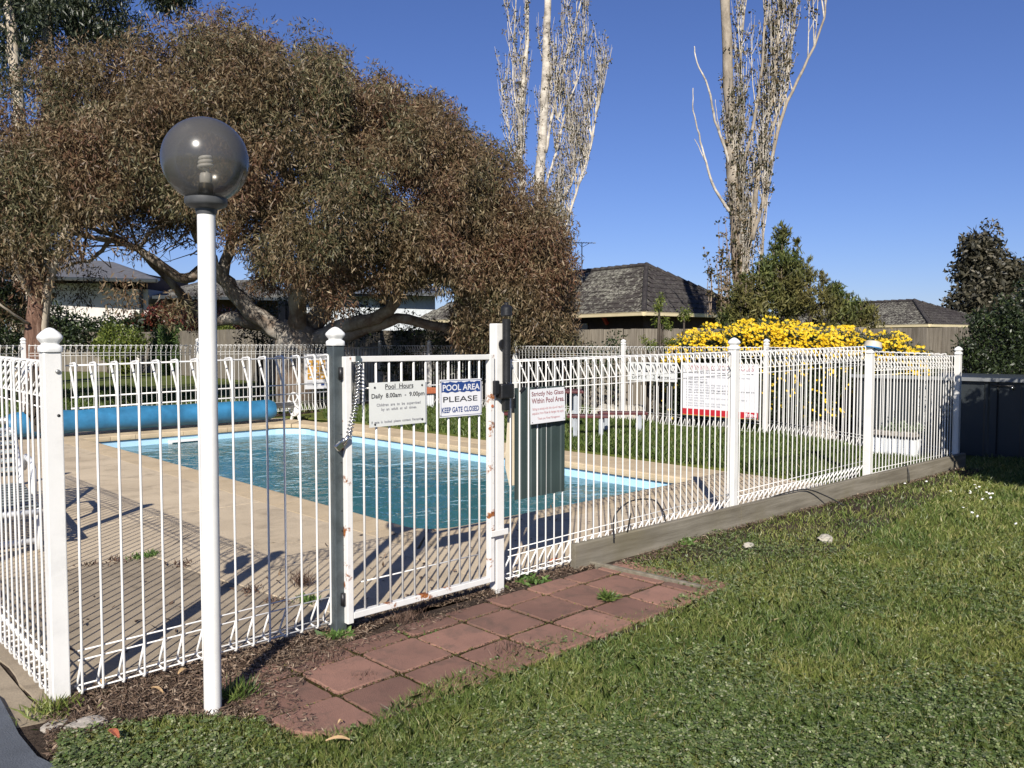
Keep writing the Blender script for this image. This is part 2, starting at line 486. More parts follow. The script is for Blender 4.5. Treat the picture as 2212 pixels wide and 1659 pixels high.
M['daisy_white'] = flat('white lawn daisy', (0.8, 0.8, 0.75), 0.6)

def ground_mat(name, stops, scale, bstr=0.6, fine=60):
    m, t, o = nodes(name)
    n1 = noise_n(t, scale, 8, 0.7)
    c = ramp(t, n1, stops)
    n2 = noise_n(t, fine, 4, 0.7)
    c = mixc(t, 0.5, c, ramp(t, n2, [(0.3, (0.15,0.15,0.15)), (0.7, (0.8,0.8,0.8))]), 'OVERLAY')
    pbr(t, o, c, 0.95, n2, bstr, 0.03, spec=0.1)
    return m
M['lawn_base'] = ground_mat('lawn ground', [(0.3, (0.055,0.062,0.018)), (0.5, (0.10,0.12,0.028)), (0.72, (0.17,0.17,0.045))], 1.4)
M['far_ground'] = ground_mat('rough grass', [(0.3, (0.06,0.085,0.02)), (0.55, (0.11,0.13,0.035)), (0.75, (0.15,0.14,0.06))], 0.9)
M['soil'] = ground_mat('bare soil with litter', [(0.3, (0.035,0.026,0.020)), (0.55, (0.075,0.055,0.042)), (0.75, (0.13,0.10,0.075))], 3.0, 1.0)
M['moss'] = ground_mat('mossy joint soil', [(0.35, (0.04,0.022,0.014)), (0.55, (0.055,0.045,0.012)), (0.7, (0.10,0.09,0.012))], 5.0, 1.0)
M['pool_paint'] = flat('pale blue pool paint', (0.37, 0.57, 0.72), 0.6, 0, 0.10, 1.5)
M['pool_floor'] = flat('pool floor paint', (0.30, 0.62, 0.68), 0.6, 0, 0.18, 1.3)
M['pool_line'] = flat('black algae line', (0.02, 0.025, 0.025), 0.9, 0, 0.3, 20)

def water_mat():
    m, t, o = nodes('rippled pool water')
    g = t.nodes.new('ShaderNodeNewGeometry')
    n1 = noise_n(t, 3.2, 3, 0.55, vec=g.outputs['Position'], dist=0.8)
    n2 = noise_n(t, 10.0, 2, 0.5, vec=g.outputs['Position'])
    n3 = noise_n(t, 1.1, 1, 0.4, vec=g.outputs['Position'], dist=0.5)
    h = math_n(t, 'ADD', math_n(t, 'MULTIPLY', n1, 0.6), math_n(t, 'ADD', math_n(t, 'MULTIPLY', n2, 0.14), math_n(t, 'MULTIPLY', n3, 1.0)))
    b = t.nodes.new('ShaderNodeBump')
    b.inputs['Strength'].default_value = 1.0
    b.inputs['Distance'].default_value = 0.035
    t.links.new(h, b.inputs['Height'])
    fr = t.nodes.new('ShaderNodeFresnel'); fr.inputs[0].default_value = 1.33
    t.links.new(b.outputs[0], fr.inputs['Normal'])
    tr = t.nodes.new('ShaderNodeBsdfTransparent')
    tr.inputs[0].default_value = (0.62, 0.92, 0.90, 1)
    df = t.nodes.new('ShaderNodeBsdfDiffuse')
    df.inputs[0].default_value = (0.09, 0.34, 0.36, 1)
    m1 = t.nodes.new('ShaderNodeMixShader'); m1.inputs[0].default_value = 0.42
    t.links.new(tr.outputs[0], m1.inputs[1]); t.links.new(df.outputs[0], m1.inputs[2])
    gl = t.nodes.new('ShaderNodeBsdfGlossy'); gl.inputs['Roughness'].default_value = 0.03
    t.links.new(b.outputs[0], gl.inputs['Normal'])
    mx = t.nodes.new('ShaderNodeMixShader')
    t.links.new(fr.outputs[0], mx.inputs[0])
    t.links.new(m1.outputs[0], mx.inputs[1]); t.links.new(gl.outputs[0], mx.inputs[2])
    t.links.new(mx.outputs[0], o.inputs[0])
    return m
M['water'] = water_mat()

def smoke_mat():
    m, t, o = nodes('smoke grey acrylic')
    fr = t.nodes.new('ShaderNodeFresnel'); fr.inputs[0].default_value = 1.5
    tr = t.nodes.new('ShaderNodeBsdfTransparent'); tr.inputs[0].default_value = (0.74, 0.72, 0.69, 1)
    df = t.nodes.new('ShaderNodeBsdfDiffuse'); df.inputs[0].default_value = (0.13, 0.127, 0.122, 1)
    m1 = t.nodes.new('ShaderNodeMixShader'); m1.inputs[0].default_value = 0.42
    t.links.new(tr.outputs[0], m1.inputs[1]); t.links.new(df.outputs[0], m1.inputs[2])
    gl = t.nodes.new('ShaderNodeBsdfGlossy'); gl.inputs['Roughness'].default_value = 0.2
    mx = t.nodes.new('ShaderNodeMixShader')
    t.links.new(fr.outputs[0], mx.inputs[0])
    t.links.new(m1.outputs[0], mx.inputs[1]); t.links.new(gl.outputs[0], mx.inputs[2])
    t.links.new(mx.outputs[0], o.inputs[0])
    return m
M['smoke'] = smoke_mat()

# ------------------------------------------------------------------ the setting: ground, pool, deck
PU0, PU1, PV0, PV1 = 0.62, 4.25, 1.47, 10.10
CRS = (0.55, 0.06, 0.34, 0.06)          # corner radii: far right, far left, near left, near right
def rrect(u0, v0, u1, v1, rs, n=6):
    pts = []
    if not hasattr(rs, '__len__'): rs = (rs,)*4
    for (sx, sy, a0), r in zip(((1,1,0),(-1,1,90),(-1,-1,180),(1,-1,270)), rs):
        cx = (u1 if sx > 0 else u0) - sx*r; cy = (v1 if sy > 0 else v0) - sy*r
        for i in range(n + 1):
            a = rad(a0 + 90 * i / n)
            pts.append((cx + r * math.cos(a), cy + r * math.sin(a)))
    return pts            # counter-clockwise

def poly_with_hole(name, outer, hole, z0, z1, mat, parent=None):
    bm = bmesh.new()
    def loop(pts, z):
        vs = [bm.verts.new((x, y, z)) for x, y in pts]
        es = [bm.edges.new((vs[i], vs[(i+1) % len(vs)])) for i in range(len(vs))]
        return vs, es
    ov, oe = loop(outer, z1); hv, he = loop(hole, z1)
    bmesh.ops.triangle_fill(bm, use_beauty=True, use_dissolve=False, edges=oe + he, normal=(0,0,1))
    for vs in (ov, hv):
        low = [bm.verts.new((v.co.x, v.co.y, z0)) for v in vs]
        for i in range(len(vs)):
            j = (i + 1) % len(vs)
            bm.faces.new((vs[i], vs[j], low[j], low[i]))
    bmesh.ops.recalc_face_normals(bm, faces=bm.faces)
    me = bpy.data.meshes.new(name); bm.to_mesh(me); bm.free()
    for f in me.polygons:
        pass
    me.materials.append(mat)
    return link(name, me, parent)

# far ground, one sheet to the horizon with the pool left open
g = MB()
B = 600.0
for a, b in (((-B,-B),(PU0-0.1,B)), ((PU1+0.1,-B),(B,B)), ((PU0-0.1,-B),(PU1+0.1,PV0-0.1)), ((PU0-0.1,PV1+0.1),(PU1+0.1,B))):
    g.add([(a[0],a[1],-0.035),(b[0],a[1],-0.035),(b[0],b[1],-0.035),(a[0],b[1],-0.035)], [(0,1,2,3)])
tag(g.build('ground', M['far_ground']), 'rough ground stretching away under everything', None, None, 'structure')

def sheet(name, pts, z, mat, label, th=0.03):
    m = MB(); n = len(pts)
    m.add([(x, y, z) for x, y in pts] + [(x, y, z - th) for x, y in pts],
          [tuple(range(n))] + [(i, i + n, (i+1) % n + n, (i+1) % n) for i in range(n)])
    o = m.build(name, mat)
    return tag(o, label, None, None, 'structure')

# front lawn soil line and outline measured on the ground
LAWN_PX = [(-60,1740),(100,1720),(118,1659),(130,1590),(290,1562),(400,1548),(560,1560),(640,1602),(775,1580),(900,1500),(1040,1440),(1130,1400),
           (1290,1350),(1420,1310),(1512,1282),(1400,1250),(1345,1222),(1480,1165),(1600,1130),(1750,1085),(1950,1030),(2075,1003)]
LAWN = [tuple(pz(x, y)[:2]) for x, y in LAWN_PX] + [(9.5, 0.2), (14, -4), (10, -8), (-2, -8), (-3.2, -3)]
def inpoly(P, poly):
    x = P[:,0]; y = P[:,1]; c = np.zeros(len(P), bool); n = len(poly); j = n - 1
    for i in range(n):
        xi, yi = poly[i]; xj, yj = poly[j]
        t = ((yi > y) != (yj > y)) & (x < (xj - xi) * (y - yi) / ((yj - yi) + 1e-12) + xi)
        c ^= t; j = i
    return c

sheet('lawn', [(-2.9,-8),(12,-8),(14,-0.4),(7.4,-0.1),(0.62,-0.05),(-2.25,-0.1)], -0.012, M['lawn_base'], 'front lawn ground under the grass')
sheet('garden_bed', [(-2.62,0.3),(-2.62,-0.5),(-2.45,-0.9),(-1.9,-0.85),(-1.3,-0.9),(2.2,-0.95),(7.3,-0.35),(7.3,-0.06),(0.8,0.03),(0.6,0.12),(-2.25,0.24)], -0.006, M['soil'], 'bare soil strip along the foot of the fence')
sheet('side_path', [(-2.35,0.27),(-2.335,-0.02),(-2.52,0.02),(-4.5,1.8),(-6,9),(-2.35,9)], -0.004, M['slab_grey'], 'weathered grey slab outside the side fence')
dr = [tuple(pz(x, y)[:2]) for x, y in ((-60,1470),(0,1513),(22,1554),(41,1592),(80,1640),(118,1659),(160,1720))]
sheet('shaded_kerb', dr + [(-2.3,-2.5),(-9,-3),(-9,3)], 0.012, M['kerb_shade'], 'concrete kerb edge with blue grey shade painted into its colour')

# deck slabs, each a piece of its own with open joints
deck = empty('pool_deck', (1.0, 0.3, 0), 'beige concrete deck of slabs round the pool', None, None, 'structure')
sheet('deck_bed', [(-2.34,0.02),(0.5,0.02),(0.62,0.06),(5.0,0.06),(5.0,1.0),(0.2,1.0),(0.2,11.9),(-2.34,11.9)], -0.006, M['soil'], 'soil showing in the joints of the deck')
def slab(pts, z=0.0, mat='deck', wob=0.006, name='slab', parent=deck, th=0.06, gap=0.004):
    """an irregular slab: outline shrunk a little and roughened"""
    c = Vector((sum(p[0] for p in pts)/len(pts), sum(p[1] for p in pts)/len(pts)))
    out = []
    n = len(pts)
    for i in range(n):
        a = Vector(pts[i]); b = Vector(pts[(i+1) % n]); L = (b-a).length; k = max(1, int(L / 0.12))
        nrm = Vector((-(b-a).y, (b-a).x)).normalized()
        for j in range(k):
            p = a.lerp(b, j / k)
            p = p + (c - p).normalized() * gap
            if j: p = p + nrm * random.uniform(-wob, wob)
            out.append((p.x, p.y))
    m = MB(); n = len(out)
    e = 0.002
    ins = [(p[0] + (c.x - p[0]) * e / max(0.1, (Vector(p)-c).length), p[1] + (c.y - p[1]) * e / max(0.1, (Vector(p)-c).length)) for p in out]
    m.add([(x, y, z) for x, y in ins] + [(x, y, z - 0.003) for x, y in out] + [(x, y, z - th) for x, y in out],
          [tuple(range(n))] + [(i, i+n, (i+1)%n+n, (i+1)%n) for i in range(n)] + [(i+n, i+2*n, (i+1)%n+2*n, (i+1)%n+n) for i in range(n)])
    return m.build(name, mat if not isinstance(mat, str) else M[mat], parent)
J = [(-2.34,2.32),(-1.65,2.27),(-1.15,2.21),(-1.08,1.55),(-0.89,0.36),(-0.86,0.09)]
slab([(-2.34,0.18),(-2.0,0.09)] + [J[5],J[4],J[3],J[2],J[1],J[0]], 0.0, 'slab_grey', 0.012)
CI = 0.34                               # width of the coping round the pool
slab([J[5],(0.12,0.09),(0.1,PV0-CI),(PU0-CI,PV0-CI),(-0.55,2.3),(-0.62,2.75),J[2],J[3],J[4]], 0.001, 'deck')
slab([(0.12,0.09),(2.55,0.1),(2.62,PV0-CI),(PU0-CI,PV0-CI),(0.1,PV0-CI)], 0.0008, 'deck')
slab([(2.55,0.1),(4.93,0.1),(4.93,PV0-CI),(2.62,PV0-CI)], 0.0, 'deck')
slab([J[2],(-0.62,2.75),(-0.55,2.3),(PU0-CI,PV0-CI),(PU0-CI,3.5),(-2.34,3.5),J[0],J[1]], -0.0005, 'deck')
slab([(-2.34,3.5),(PU0-CI,3.5),(PU0-CI,5.7),(-2.34,5.5)], 0.0008, 'deck')
slab([(-2.34,5.5),(PU0-CI,5.7),(PU0-CI,8.4),(-2.34,8.0)], 0.0, 'deck')
slab([(-2.34,8.0),(PU0-CI,8.4),(PU0-CI,PV1+CI),(PU0-CI,11.75),(-2.34,11.9)], 0.0008, 'deck')
slab([(PU0-CI,PV1+CI),(PU1+CI,PV1+CI),(4.5,11.1),(PU0-CI,11.65)], 0.0, 'deck')
for k in range(5):
    v0 = PV0 - CI + 0.02 + k * 1.72
    slab([(PU1+CI,v0),(4.93,v0),(4.93,min(v0+1.72,PV1+CI)),(PU1+CI,min(v0+1.72,PV1+CI))], 0.001 * (k % 3), 'coping', 0.006)

# coping: bull-nosed pavers, alike pieces
pool = empty('swimming_pool', (2.3, 5.5, -0.1), 'rectangular swimming pool with pale blue walls and rippled teal water', None, None, 'structure')
def coping_mesh(L):
    b = MB(); d = CI; g_ = 0.004
    b.v = []
    prof = [(0.0-0.035,-0.075),(-0.04,-0.05),(-0.04,-0.012),(-0.030,-0.002),(0.0,0.002),(d-0.004,0.002),(d,0.0),(d,-0.075)]
    n = len(prof)
    vs = [(g_, y, z) for y, z in prof] + [(L-g_, y, z) for y, z in prof]
    b.add(vs, [tuple(range(n-1,-1,-1)), tuple(range(n, 2*n))] + [(i, (i+1)%n, (i+1)%n+n, i+n) for i in range(n)])
    return b.mesh('coping_paver', M['coping'])
CR = 0.30
cm = {}
def coping_run(p, q, ang):
    L = (Vector(q) - Vector(p)).length; k = round(L / 0.38); s = L / k
    key = round(s, 4)
    if key not in cm: cm[key] = coping_mesh(s)
    d = (Vector(q) - Vector(p)).normalized()
    for i in range(k):
        a = Vector(p) + d * s * i
        o = link('coping_paver', cm[key], pool, (a.x, a.y, -0.002 + random.uniform(-0.0012, 0.0012)))
        o.rotation_euler = (random.uniform(-0.001,0.001), random.uniform(-0.001,0.001), ang)
coping_run((PU1-CRS[3],PV0), (PU0+CRS[2],PV0), math.pi)
coping_run((PU0,PV0+CRS[2]), (PU0,PV1-CRS[1]), math.pi/2)
coping_run((PU0+CRS[1],PV1), (PU1-CRS[0],PV1), 0)
coping_run((PU1,PV1-CRS[0]), (PU1,PV0+CRS[3]), -math.pi/2)
for (sx_, sy_, a0), R_ in zip(((1,1,0),(-1,1,90),(-1,-1,180),(1,-1,270)), CRS):
    cx = (PU1 if sx_ > 0 else PU0) - sx_*R_; cy = (PV1 if sy_ > 0 else PV0) - sy_*R_
    for h_ in range(2):
        b = MB(); A0 = rad(a0 + 45*h_ + 0.7); A1 = rad(a0 + 45*h_ + 44.3); N = 5
        prof = [(R_-0.035,-0.07),(R_-0.04,-0.05),(R_-0.04,-0.01),(R_-0.030,-0.004),(R_,0.000),(R_+CI-0.004,0.000),(R_+CI,-0.002),(R_+CI,-0.07)]
        n = len(prof); vs = []
        for i in range(N):
            an = A0 + (A1-A0)*i/(N-1)
            # the outer edge follows the square corner of the deck opening
            for r, z in prof:
                if r > R_ + 0.1:
                    r = (r) / max(abs(math.cos(an)), abs(math.sin(an))) * 1.0
                vs.append((cx + r*math.cos(an), cy + r*math.sin(an), z))
        fs = [tuple(range(n-1,-1,-1)), tuple((N-1)*n + k for k in range(n))]
        for i in range(N-1):
            for k in range(n):
                fs.append((i*n+k, i*n+(k+1)%n, (i+1)*n+(k+1)%n, (i+1)*n+k))
        b.add(vs, fs); b.build('coping_paver', M['coping'], pool)

rim = rrect(PU0, PV0, PU1, PV1, CRS)
b = MB(); n = len(rim)
zs = [(-0.06, 0), (-0.085, 0)]
b.add([(x, y, -0.06) for x, y in rim] + [(x, y, -1.4) for x, y in rim], [(i, i+n, (i+1)%n+n, (i+1)%n) for i in range(n)])
b.build('pool_wall', M['pool_paint'], pool)
b = MB()
b.add([(x + (0.004 if x < 2 else -0.004), y + (0.004 if y < 5 else -0.004), -0.064) for x, y in rim] + [(x + (0.004 if x < 2 else -0.004), y + (0.004 if y < 5 else -0.004), -0.088) for x, y in rim], [(i, i+n, (i+1)%n+n, (i+1)%n) for i in range(n)])
b.build('algae_line', M['pool_line'], pool)
b = MB()
b.add([(x, y, -1.39 + 0.045 * (y - PV0)) for x, y in rrect(PU0-0.02, PV0-0.02, PU1+0.02, PV1+0.02, CRS)], [tuple(range(n))])
b.build('pool_floor', M['pool_floor'], pool)
b = MB()
b.add([(x, y, -0.19) for x, y in rrect(PU0+0.001, PV0+0.001, PU1-0.001, PV1-0.001, CRS)], [tuple(range(n))])
tag(b.build('water', M['water']), 'clear teal pool water with small ripples', None, None, 'structure')
sk = empty('skimmer_box', (2.1, PV1-0.08, -0.12), 'small white skimmer box on the far end wall of the pool', 'skimmer box')
b = MB(); b.box((1.95,PV1-0.09,-0.175),(2.6,PV1-0.01,-0.14)); b.build('hood', M['cap'], sk)
b = MB(); b.box((1.95,PV1-0.09,-0.24),(1.99,PV1-0.01,-0.176)); b.build('side_arm', M['cap'], sk)

# inner lawn and back ground
sheet('inner_lawn', [(4.95,0.06),(7.2,-0.02),(8.3,2.9),(8.35,12.5),(5.9,11.75),(4.6,11.1),(4.95,9.9)], 0.022, M['lawn_base'], 'grass strip ground between the pool and the far fence')
sheet('back_soil', [(8.36,2.0),(8.36,13.5),(5.9,11.75),(-3,11.75),(-3,12.3),(5.8,12.4),(9.3,15),(11.5,9.2),(13,3)], -0.004, M['soil'], 'bare soil and litter outside the far fence')

# ------------------------------------------------------------------ fences
RB = 0.0052
bar_cache = {}
def bar_mesh(H, d=0.085, lh=0.14, r=RB):
    k = (round(H, 3), d, lh, r)
    if k in bar_cache: return bar_cache[k]
    m = MB()
    def arc(c, p, q, rr=0.016):
        c = Vector(c); p = Vector(p); q = Vector(q)
        a = c + (p-c).normalized()*rr; b_ = c + (q-c).normalized()*rr
        return [a, (a + b_ + 2*c)/4, b_]
    P0 = (0, 0.004, lh); P1 = (0, d, 0.006); P2 = (0, 0, 0); P3 = (0, 0, H); P4 = (0, d, H-0.006); P5 = (0, 0.004, H-lh)
    pts = [P0] + arc(P1, P0, P2) + arc(P2, P1, P3) + arc(P3, P2, P4) + arc(P4, P3, P5) + [P5]
    m.tube(pts, r, 6)
    me = m.mesh('bar', M['white'], True)
    bar_cache[k] = me
    return me

def wire(p, q, name='rail_wire', parent=None, r=0.0036, mat='white'):
    m = MB(); m.tube([p, q], r, 6)
    return m.build(name, M[mat], parent, True)

def panel(root, p, q, inward, ts, zt0, zt1, H, d=0.085, lh=0.14, bend=None, r=RB):
    """p, q: ends of the panel in plan (2D); inward: 2D unit normal to the pool side; ts: bar distances from p"""
    p = Vector(p); q = Vector(q); dr_ = (q-p).normalized(); L = (q-p).length
    iw = Vector(inward).normalized()
    me = bar_mesh(H, d, lh, r)
    ang = math.atan2(iw.y, iw.x) - math.pi/2
    for k, t_ in enumerate(ts):
        c = p + dr_ * t_
        zt = zt0 + (zt1-zt0) * t_ / L
        o = link('bar', me, root, (c.x, c.y, zt-H))
        o.rotation_euler = (0, 0, ang)
        if bend and k in bend: o.rotation_euler = (0, bend[k], ang)
    for off, z in ((d-0.008, -0.012), (0.014, -0.011), (0.0085, -lh+0.002), (0.0085, -lh-0.042),
                   (d-0.008, -H+0.012), (0.014, -H+0.011), (0.0085, -H+lh), (0.0085, -H+lh+0.04)):
        a = p + iw*off + dr_*(ts[0]-0.012); b_ = p + iw*off + dr_*(ts[-1]+0.012)
        za = zt0 + (zt1-zt0)*(ts[0]-0.012)/L; zb = zt0 + (zt1-zt0)*(ts[-1]+0.012)/L
        wire((a.x,a.y,za+z), (b_.x,b_.y,zb+z), parent=root, r=0.0036)

cap_me = None
def capmesh(s=1.0):
    m = MB()
    prof = [(0.0385,0),(0.0395,0.002),(0.0395,0.018),(0.037,0.024),(0.029,0.029),(0.0275,0.033),(0.031,0.038),(0.0395,0.050),(0.0415,0.058),(0.038,0.066),(0.026,0.080),(0.013,0.091),(0.003,0.095)]
    m.lathe([(r*s, z*s) for r, z in prof], n=32, sq=5)
    return m.mesh('post_cap', M['cap'], True)
CAP = capmesh()
def post(root, u, v, z0, z1, w_=0.065, cap=True, mat='white', dz=0.0, name='post'):
    m = MB(); m.box((-w_/2,-w_/2,0),(w_/2,w_/2,z1-z0))
    me = m.mesh(name, M[mat])
    o = link(name, me, root, (u, v, z0)); bevel(o, 0.005)
    if cap:
        c = link('post_cap', CAP, o, (u, v, z1)); c.scale = (w_/0.065,)*3
    return o

# side fence on the left (runs away from the camera)
f1 = empty('pool_fence', (-2.3, 0.2, 0), 'white wire pool fence side panel left of the corner post, some bars bent', 'fence', 'white pool fence runs')
ts = [0.075,0.16,0.245,0.33,0.415,0.50,0.585,0.67,0.755,0.84,0.925] + [0.925+0.085*i for i in range(1, 17)]
panel(f1, (-2.3,0.13), (-2.3,2.5), (1,0), ts, 1.375, 1.40, 1.365, bend={2:0.012, 3:-0.016, 4:-0.022, 5:0.008})
post(f1, -2.3, 2.5, 0, 1.42)
panel(f1, (-2.3,2.55), (-2.3,4.95), (1,0), [0.07+0.085*i for i in range(27)], 1.40, 1.40, 1.365)
post(f1, -2.3, 4.98, 0, 1.42)

# front run left of the gate
f2 = empty('pool_fence', (-1.7, 0.05, 0), 'white wire fence panel between the corner post and the dark grey gate post', 'fence', 'white pool fence runs')
post(f2, -2.262, 0.155, -0.02, 1.412, 0.067)
L2 = Vector((-1.05,0.05)) - Vector((-2.26,0.10))
us = [-2.196,-2.117,-2.035,-1.952,-1.868,-1.789,-1.702,-1.625,-1.548,-1.465,-1.385,-1.299,-1.218,-1.134,-1.062]
panel(f2, (-2.26,0.085), (-1.05,0.055), (0.025,1), [u + 2.26 for u in us], 1.368, 1.392, 1.345, bend={0: 0.004})
m = MB(); m.tube([(-2.15,0.07,0.78),(-2.148,0.07,0.80)], 0.009, 8)
gp = post(f2, -1.028, 0.045, 0, 1.435, 0.063, True, 'grey_post', name='gate_post')
for z_ in (1.0, 0.93, 0.86, 0.62, 0.52):
    m = MB(); m.lathe([(0.0035,0),(0.0035,0.002)], (-1.028+0.008, 0.0130, z_), 8, axis=(0,-1,0)); m.build('bolt', M['black'], gp)
m = MB(); m.lathe([(0.009,0),(0.009,0.006),(0.004,0.009)], (-2.262+0.01, 0.1213, 1.335), 10, axis=(0,-1,0)); m.build('bolt', M['alu'], f2.children[0], True)
m = MB(); m.lathe([(0.006,0),(0.006,0.003)], (-2.262+0.01, 0.1213, 1.16), 10, axis=(0,-1,0)); m.build('bolt', M['black'], f2.children[0], True)

# gate
gate = empty('pool_gate', (-0.5, 0.0, 0.08), 'white steel pool gate with a rusty bottom rail beside the dark grey post', 'gate')
U = lambda x: pv(x, 1000, 0.0).x
gl_, gr_ = U(744), U(1064)
def gbox(name, a, b, mat='white', bev=0.003):
    m = MB(); m.box(a, b); o = m.build(name, M[mat], gate, org=((a[0]+b[0])/2,(a[1]+b[1])/2,a[2])); bevel(o, bev); return o
gbox('stile', (gl_,-0.018,0.055), (gl_+0.035,0.018,1.382), 'rusty')
gbox('stile', (gr_-0.035,-0.018,0.075), (gr_,0.018,1.384), 'rusty')
gbox('top_rail', (gl_+0.036,-0.017,1.354), (gr_-0.036,0.017,1.383), 'white')
gbox('bottom_rail', (gl_+0.036,-0.017,0.075), (gr_-0.036,0.017,0.107), 'rusty')
m = MB(); m.tube([(0,0,0),(0,0,1.262)], RB+0.0008, 8); gb = m.mesh('bar', M['white'], True)
for u in (-0.902,-0.826,-0.746,-0.669,-0.591,-0.512,-0.435,-0.358,-0.281,-0.208,-0.136):
    link('bar', gb, gate, (u, -0.004, 0.1))
m = MB(); m.tube([(-0.918,0.006,0.247),(-0.128,0.006,0.247)], 0.004, 6); m.build('rail_wire', M['white'], gate, True)
m = MB(); m.tube([(-0.918,0.006,1.222),(-0.128,0.006,1.222)], 0.004, 6); m.build('rail_wire', M['white'], gate, True)
for zz in (0.18, 1.30):
    m = MB(); m.tube([(gl_-0.012,0.005,zz-0.03),(gl_-0.012,0.005,zz+0.03)], 0.012, 10); m.build('hinge', M['black'], gate, True)
# bands on the gate post at the lower latch stop
m = MB(); m.box((gr_-0.04,-0.034,0.34),(0.064,-0.026,0.375)); sb = m.build('stop_plate', M['white'], gate); bevel(sb, 0.003)

spr = empty('gate_spring', (gl_-0.01, -0.05, 1.2), 'long zinc coil spring pulling the gate shut beside the grey post', 'spring')
A = Vector((U(770)-0.005,-0.045,1.355)); Bp = Vector((U(742),-0.05,1.0)); Bp2 = Vector((U(733),-0.035,0.955))
pts = []
N = 26 * 9
dv = (Bp-A); a1 = dv.orthogonal().normalized(); b1 = dv.normalized().cross(a1)
for i in range(N+1):
    s_ = i / N; c = A.lerp(Bp, s_) + Vector((0.012,0,0)) * math.sin(math.pi*s_)
    an = 2*math.pi*21*s_
    pts.append(c + (a1*math.cos(an) + b1*math.sin(an)) * 0.0145)
m = MB(); m.tube(pts, 0.0028, 5); m.build('coil', M['chrome'], spr, True)
m = MB(); m.tube([Bp, Bp2], [0.010,0.008], 8); m.build('tension_rod', M['chrome'], spr, True)
m = MB(); m.bar(Bp2+Vector((-0.03,0.01,-0.02)), Bp2+Vector((0.02,0.01,0.02)), 0.02, 0.035); o = m.build('bracket', M['chrome'], spr); bevel(o, 0.004)
m = MB(); m.bar(A+Vector((0,0.015,0.03)), A+Vector((0,0.015,-0.01)), 0.03, 0.006, (0,1,0)); m.build('bracket', M['chrome'], spr)

# front run right of the gate
f3 = empty('pool_fence', (3.5, 0.0, 0), 'long white wire fence right of the gate behind the grey timber sleepers', 'fence', 'white pool fence runs')
post(f3, 0.03, 0.03, -0.02, 1.56, 0.062, False, name='gate_post')
panel(f3, (0.06,0.02), (2.55,0.035), (0,1), [0.069+0.0752*i for i in range(33)], 1.348, 1.378, 1.305)
post(f3, 2.582, 0.045, 0, 1.395)
panel(f3, (2.61,0.035), (4.93,-0.02), (0.02,1), [0.05+0.0752*i for i in range(30)], 1.378, 1.415, 1.305)
post(f3, 4.965, -0.01, 0, 1.345)
panel(f3, (4.99,-0.02), (7.15,-0.085), (0.02,1), [0.05+0.0752*i for i in range(28)], 1.312, 1.298, 1.305)
post(f3, 7.175, -0.085, 0, 1.312)

sw = empty('sleeper_wall', (4.0, -0.08, -0.1), 'low retaining edge of weathered grey timber sleepers under the fence', 'retaining wall')
def sl_line(u): return 0.052 - 0.0265 * (u - 0.83)
for u0, u1 in ((0.68, 2.56), (2.575, 4.93), (4.945, 7.24)):
    m = MB()
    k = 14
    vs = []; 
    for i in range(k+1):
        u = u0 + (u1-u0)*i/k; v = sl_line(u) - 0.055
        for dv_, z_ in ((0,-0.08),(-0.002+random.uniform(-.002,.002),0.158),(0.006,0.166+random.uniform(-.002,.002)),(0.042,0.165)):
            vs.append((u, v+dv_, z_))
        vs.append((u, v+0.046, -0.08))
    fs = [(4,3,2,1,0), tuple(k*5+j for j in range(5))]
    for i in range(k):
        for j in range(5):
            fs.append((i*5+j, i*5+(j+1)%5, (i+1)*5+(j+1)%5, (i+1)*5+j))
    m.add(vs, fs); m.build('sleeper', M['sleeper'], sw)

# right-hand far fence along the lawn
f4 = empty('pool_fence', (8.3, 6.0, 0), 'white wire fence beyond the grass strip carrying the diving and rules signs', 'fence', 'white pool fence runs')
RV = [3.0, 5.78, 8.55, 11.37, 13.32]
for v in RV: post(f4, 8.3, v, -0.02, 1.415)
for a, b_ in zip(RV[:-1], RV[1:]):
    L = b_-a-0.06
    panel(f4, (8.3,a+0.03), (8.3,b_-0.03), (-1,0), [0.05+0.092*i for i in range(int((L-0.06)/0.092)+1)], 1.385, 1.385, 1.32, r=0.0048)
dq = Vector((7.2,-0.02)) - Vector((8.3,2.97)); L = dq.length
panel(f4, (8.3,2.97), (7.2,-0.02), (-2.99,1.10), [0.06+0.092*i for i in range(int((L-0.1)/0.092)+1)], 1.385, 1.32, 1.30, r=0.0048)

# back fence beyond the pool cover
f5 = empty('pool_fence', (3.0, 11.7, 0), 'white wire fence across the back behind the rolled blue pool cover', 'fence', 'white pool fence runs')
LV = [-2.6, 0.273, 3.148, 5.979]
for u in LV: post(f5, u, 11.7, -0.02, 1.44)
for a, b_ in zip(LV[:-1], LV[1:]):
    L = b_-a-0.06
    panel(f5, (a+0.03,11.7), (b_-0.03,11.7), (0,-1), [0.05+0.088*i for i in range(int((L-0.06)/0.088)+1)], 1.415, 1.41, 1.34, r=0.0048)
f6 = empty('side_gate', (7.1, 12.5, 0), 'plain white flat topped gate panel in the far corner of the pool fence', 'gate')
pa = Vector((6.05,11.75)); pb = Vector((8.25,13.28)); dd = (pb-pa); L = dd.length; dn = dd/L
for z_, hh in ((1.33,0.035),(0.09,0.03)):
    m = MB(); m.bar((pa.x,pa.y,z_),(pb.x,pb.y,z_),0.03,hh); m.build('rail', M['white'], f6)
m = MB(); m.tube([(0,0,0),(0,0,1.22)], 0.0065, 6); gb2 = m.mesh('bar', M['white'], True)
for i in range(int(L/0.095)):
    p = pa + dn*(0.06+0.095*i); link('bar', gb2, f6, (p.x,p.y,0.1))
for p in (pa, pb, (pa+pb)/2):
    m = MB(); m.box((p.x-.018,p.y-.018,0.05),(p.x+.018,p.y+.018,1.35)); m.build('stile', M['white'], f6)

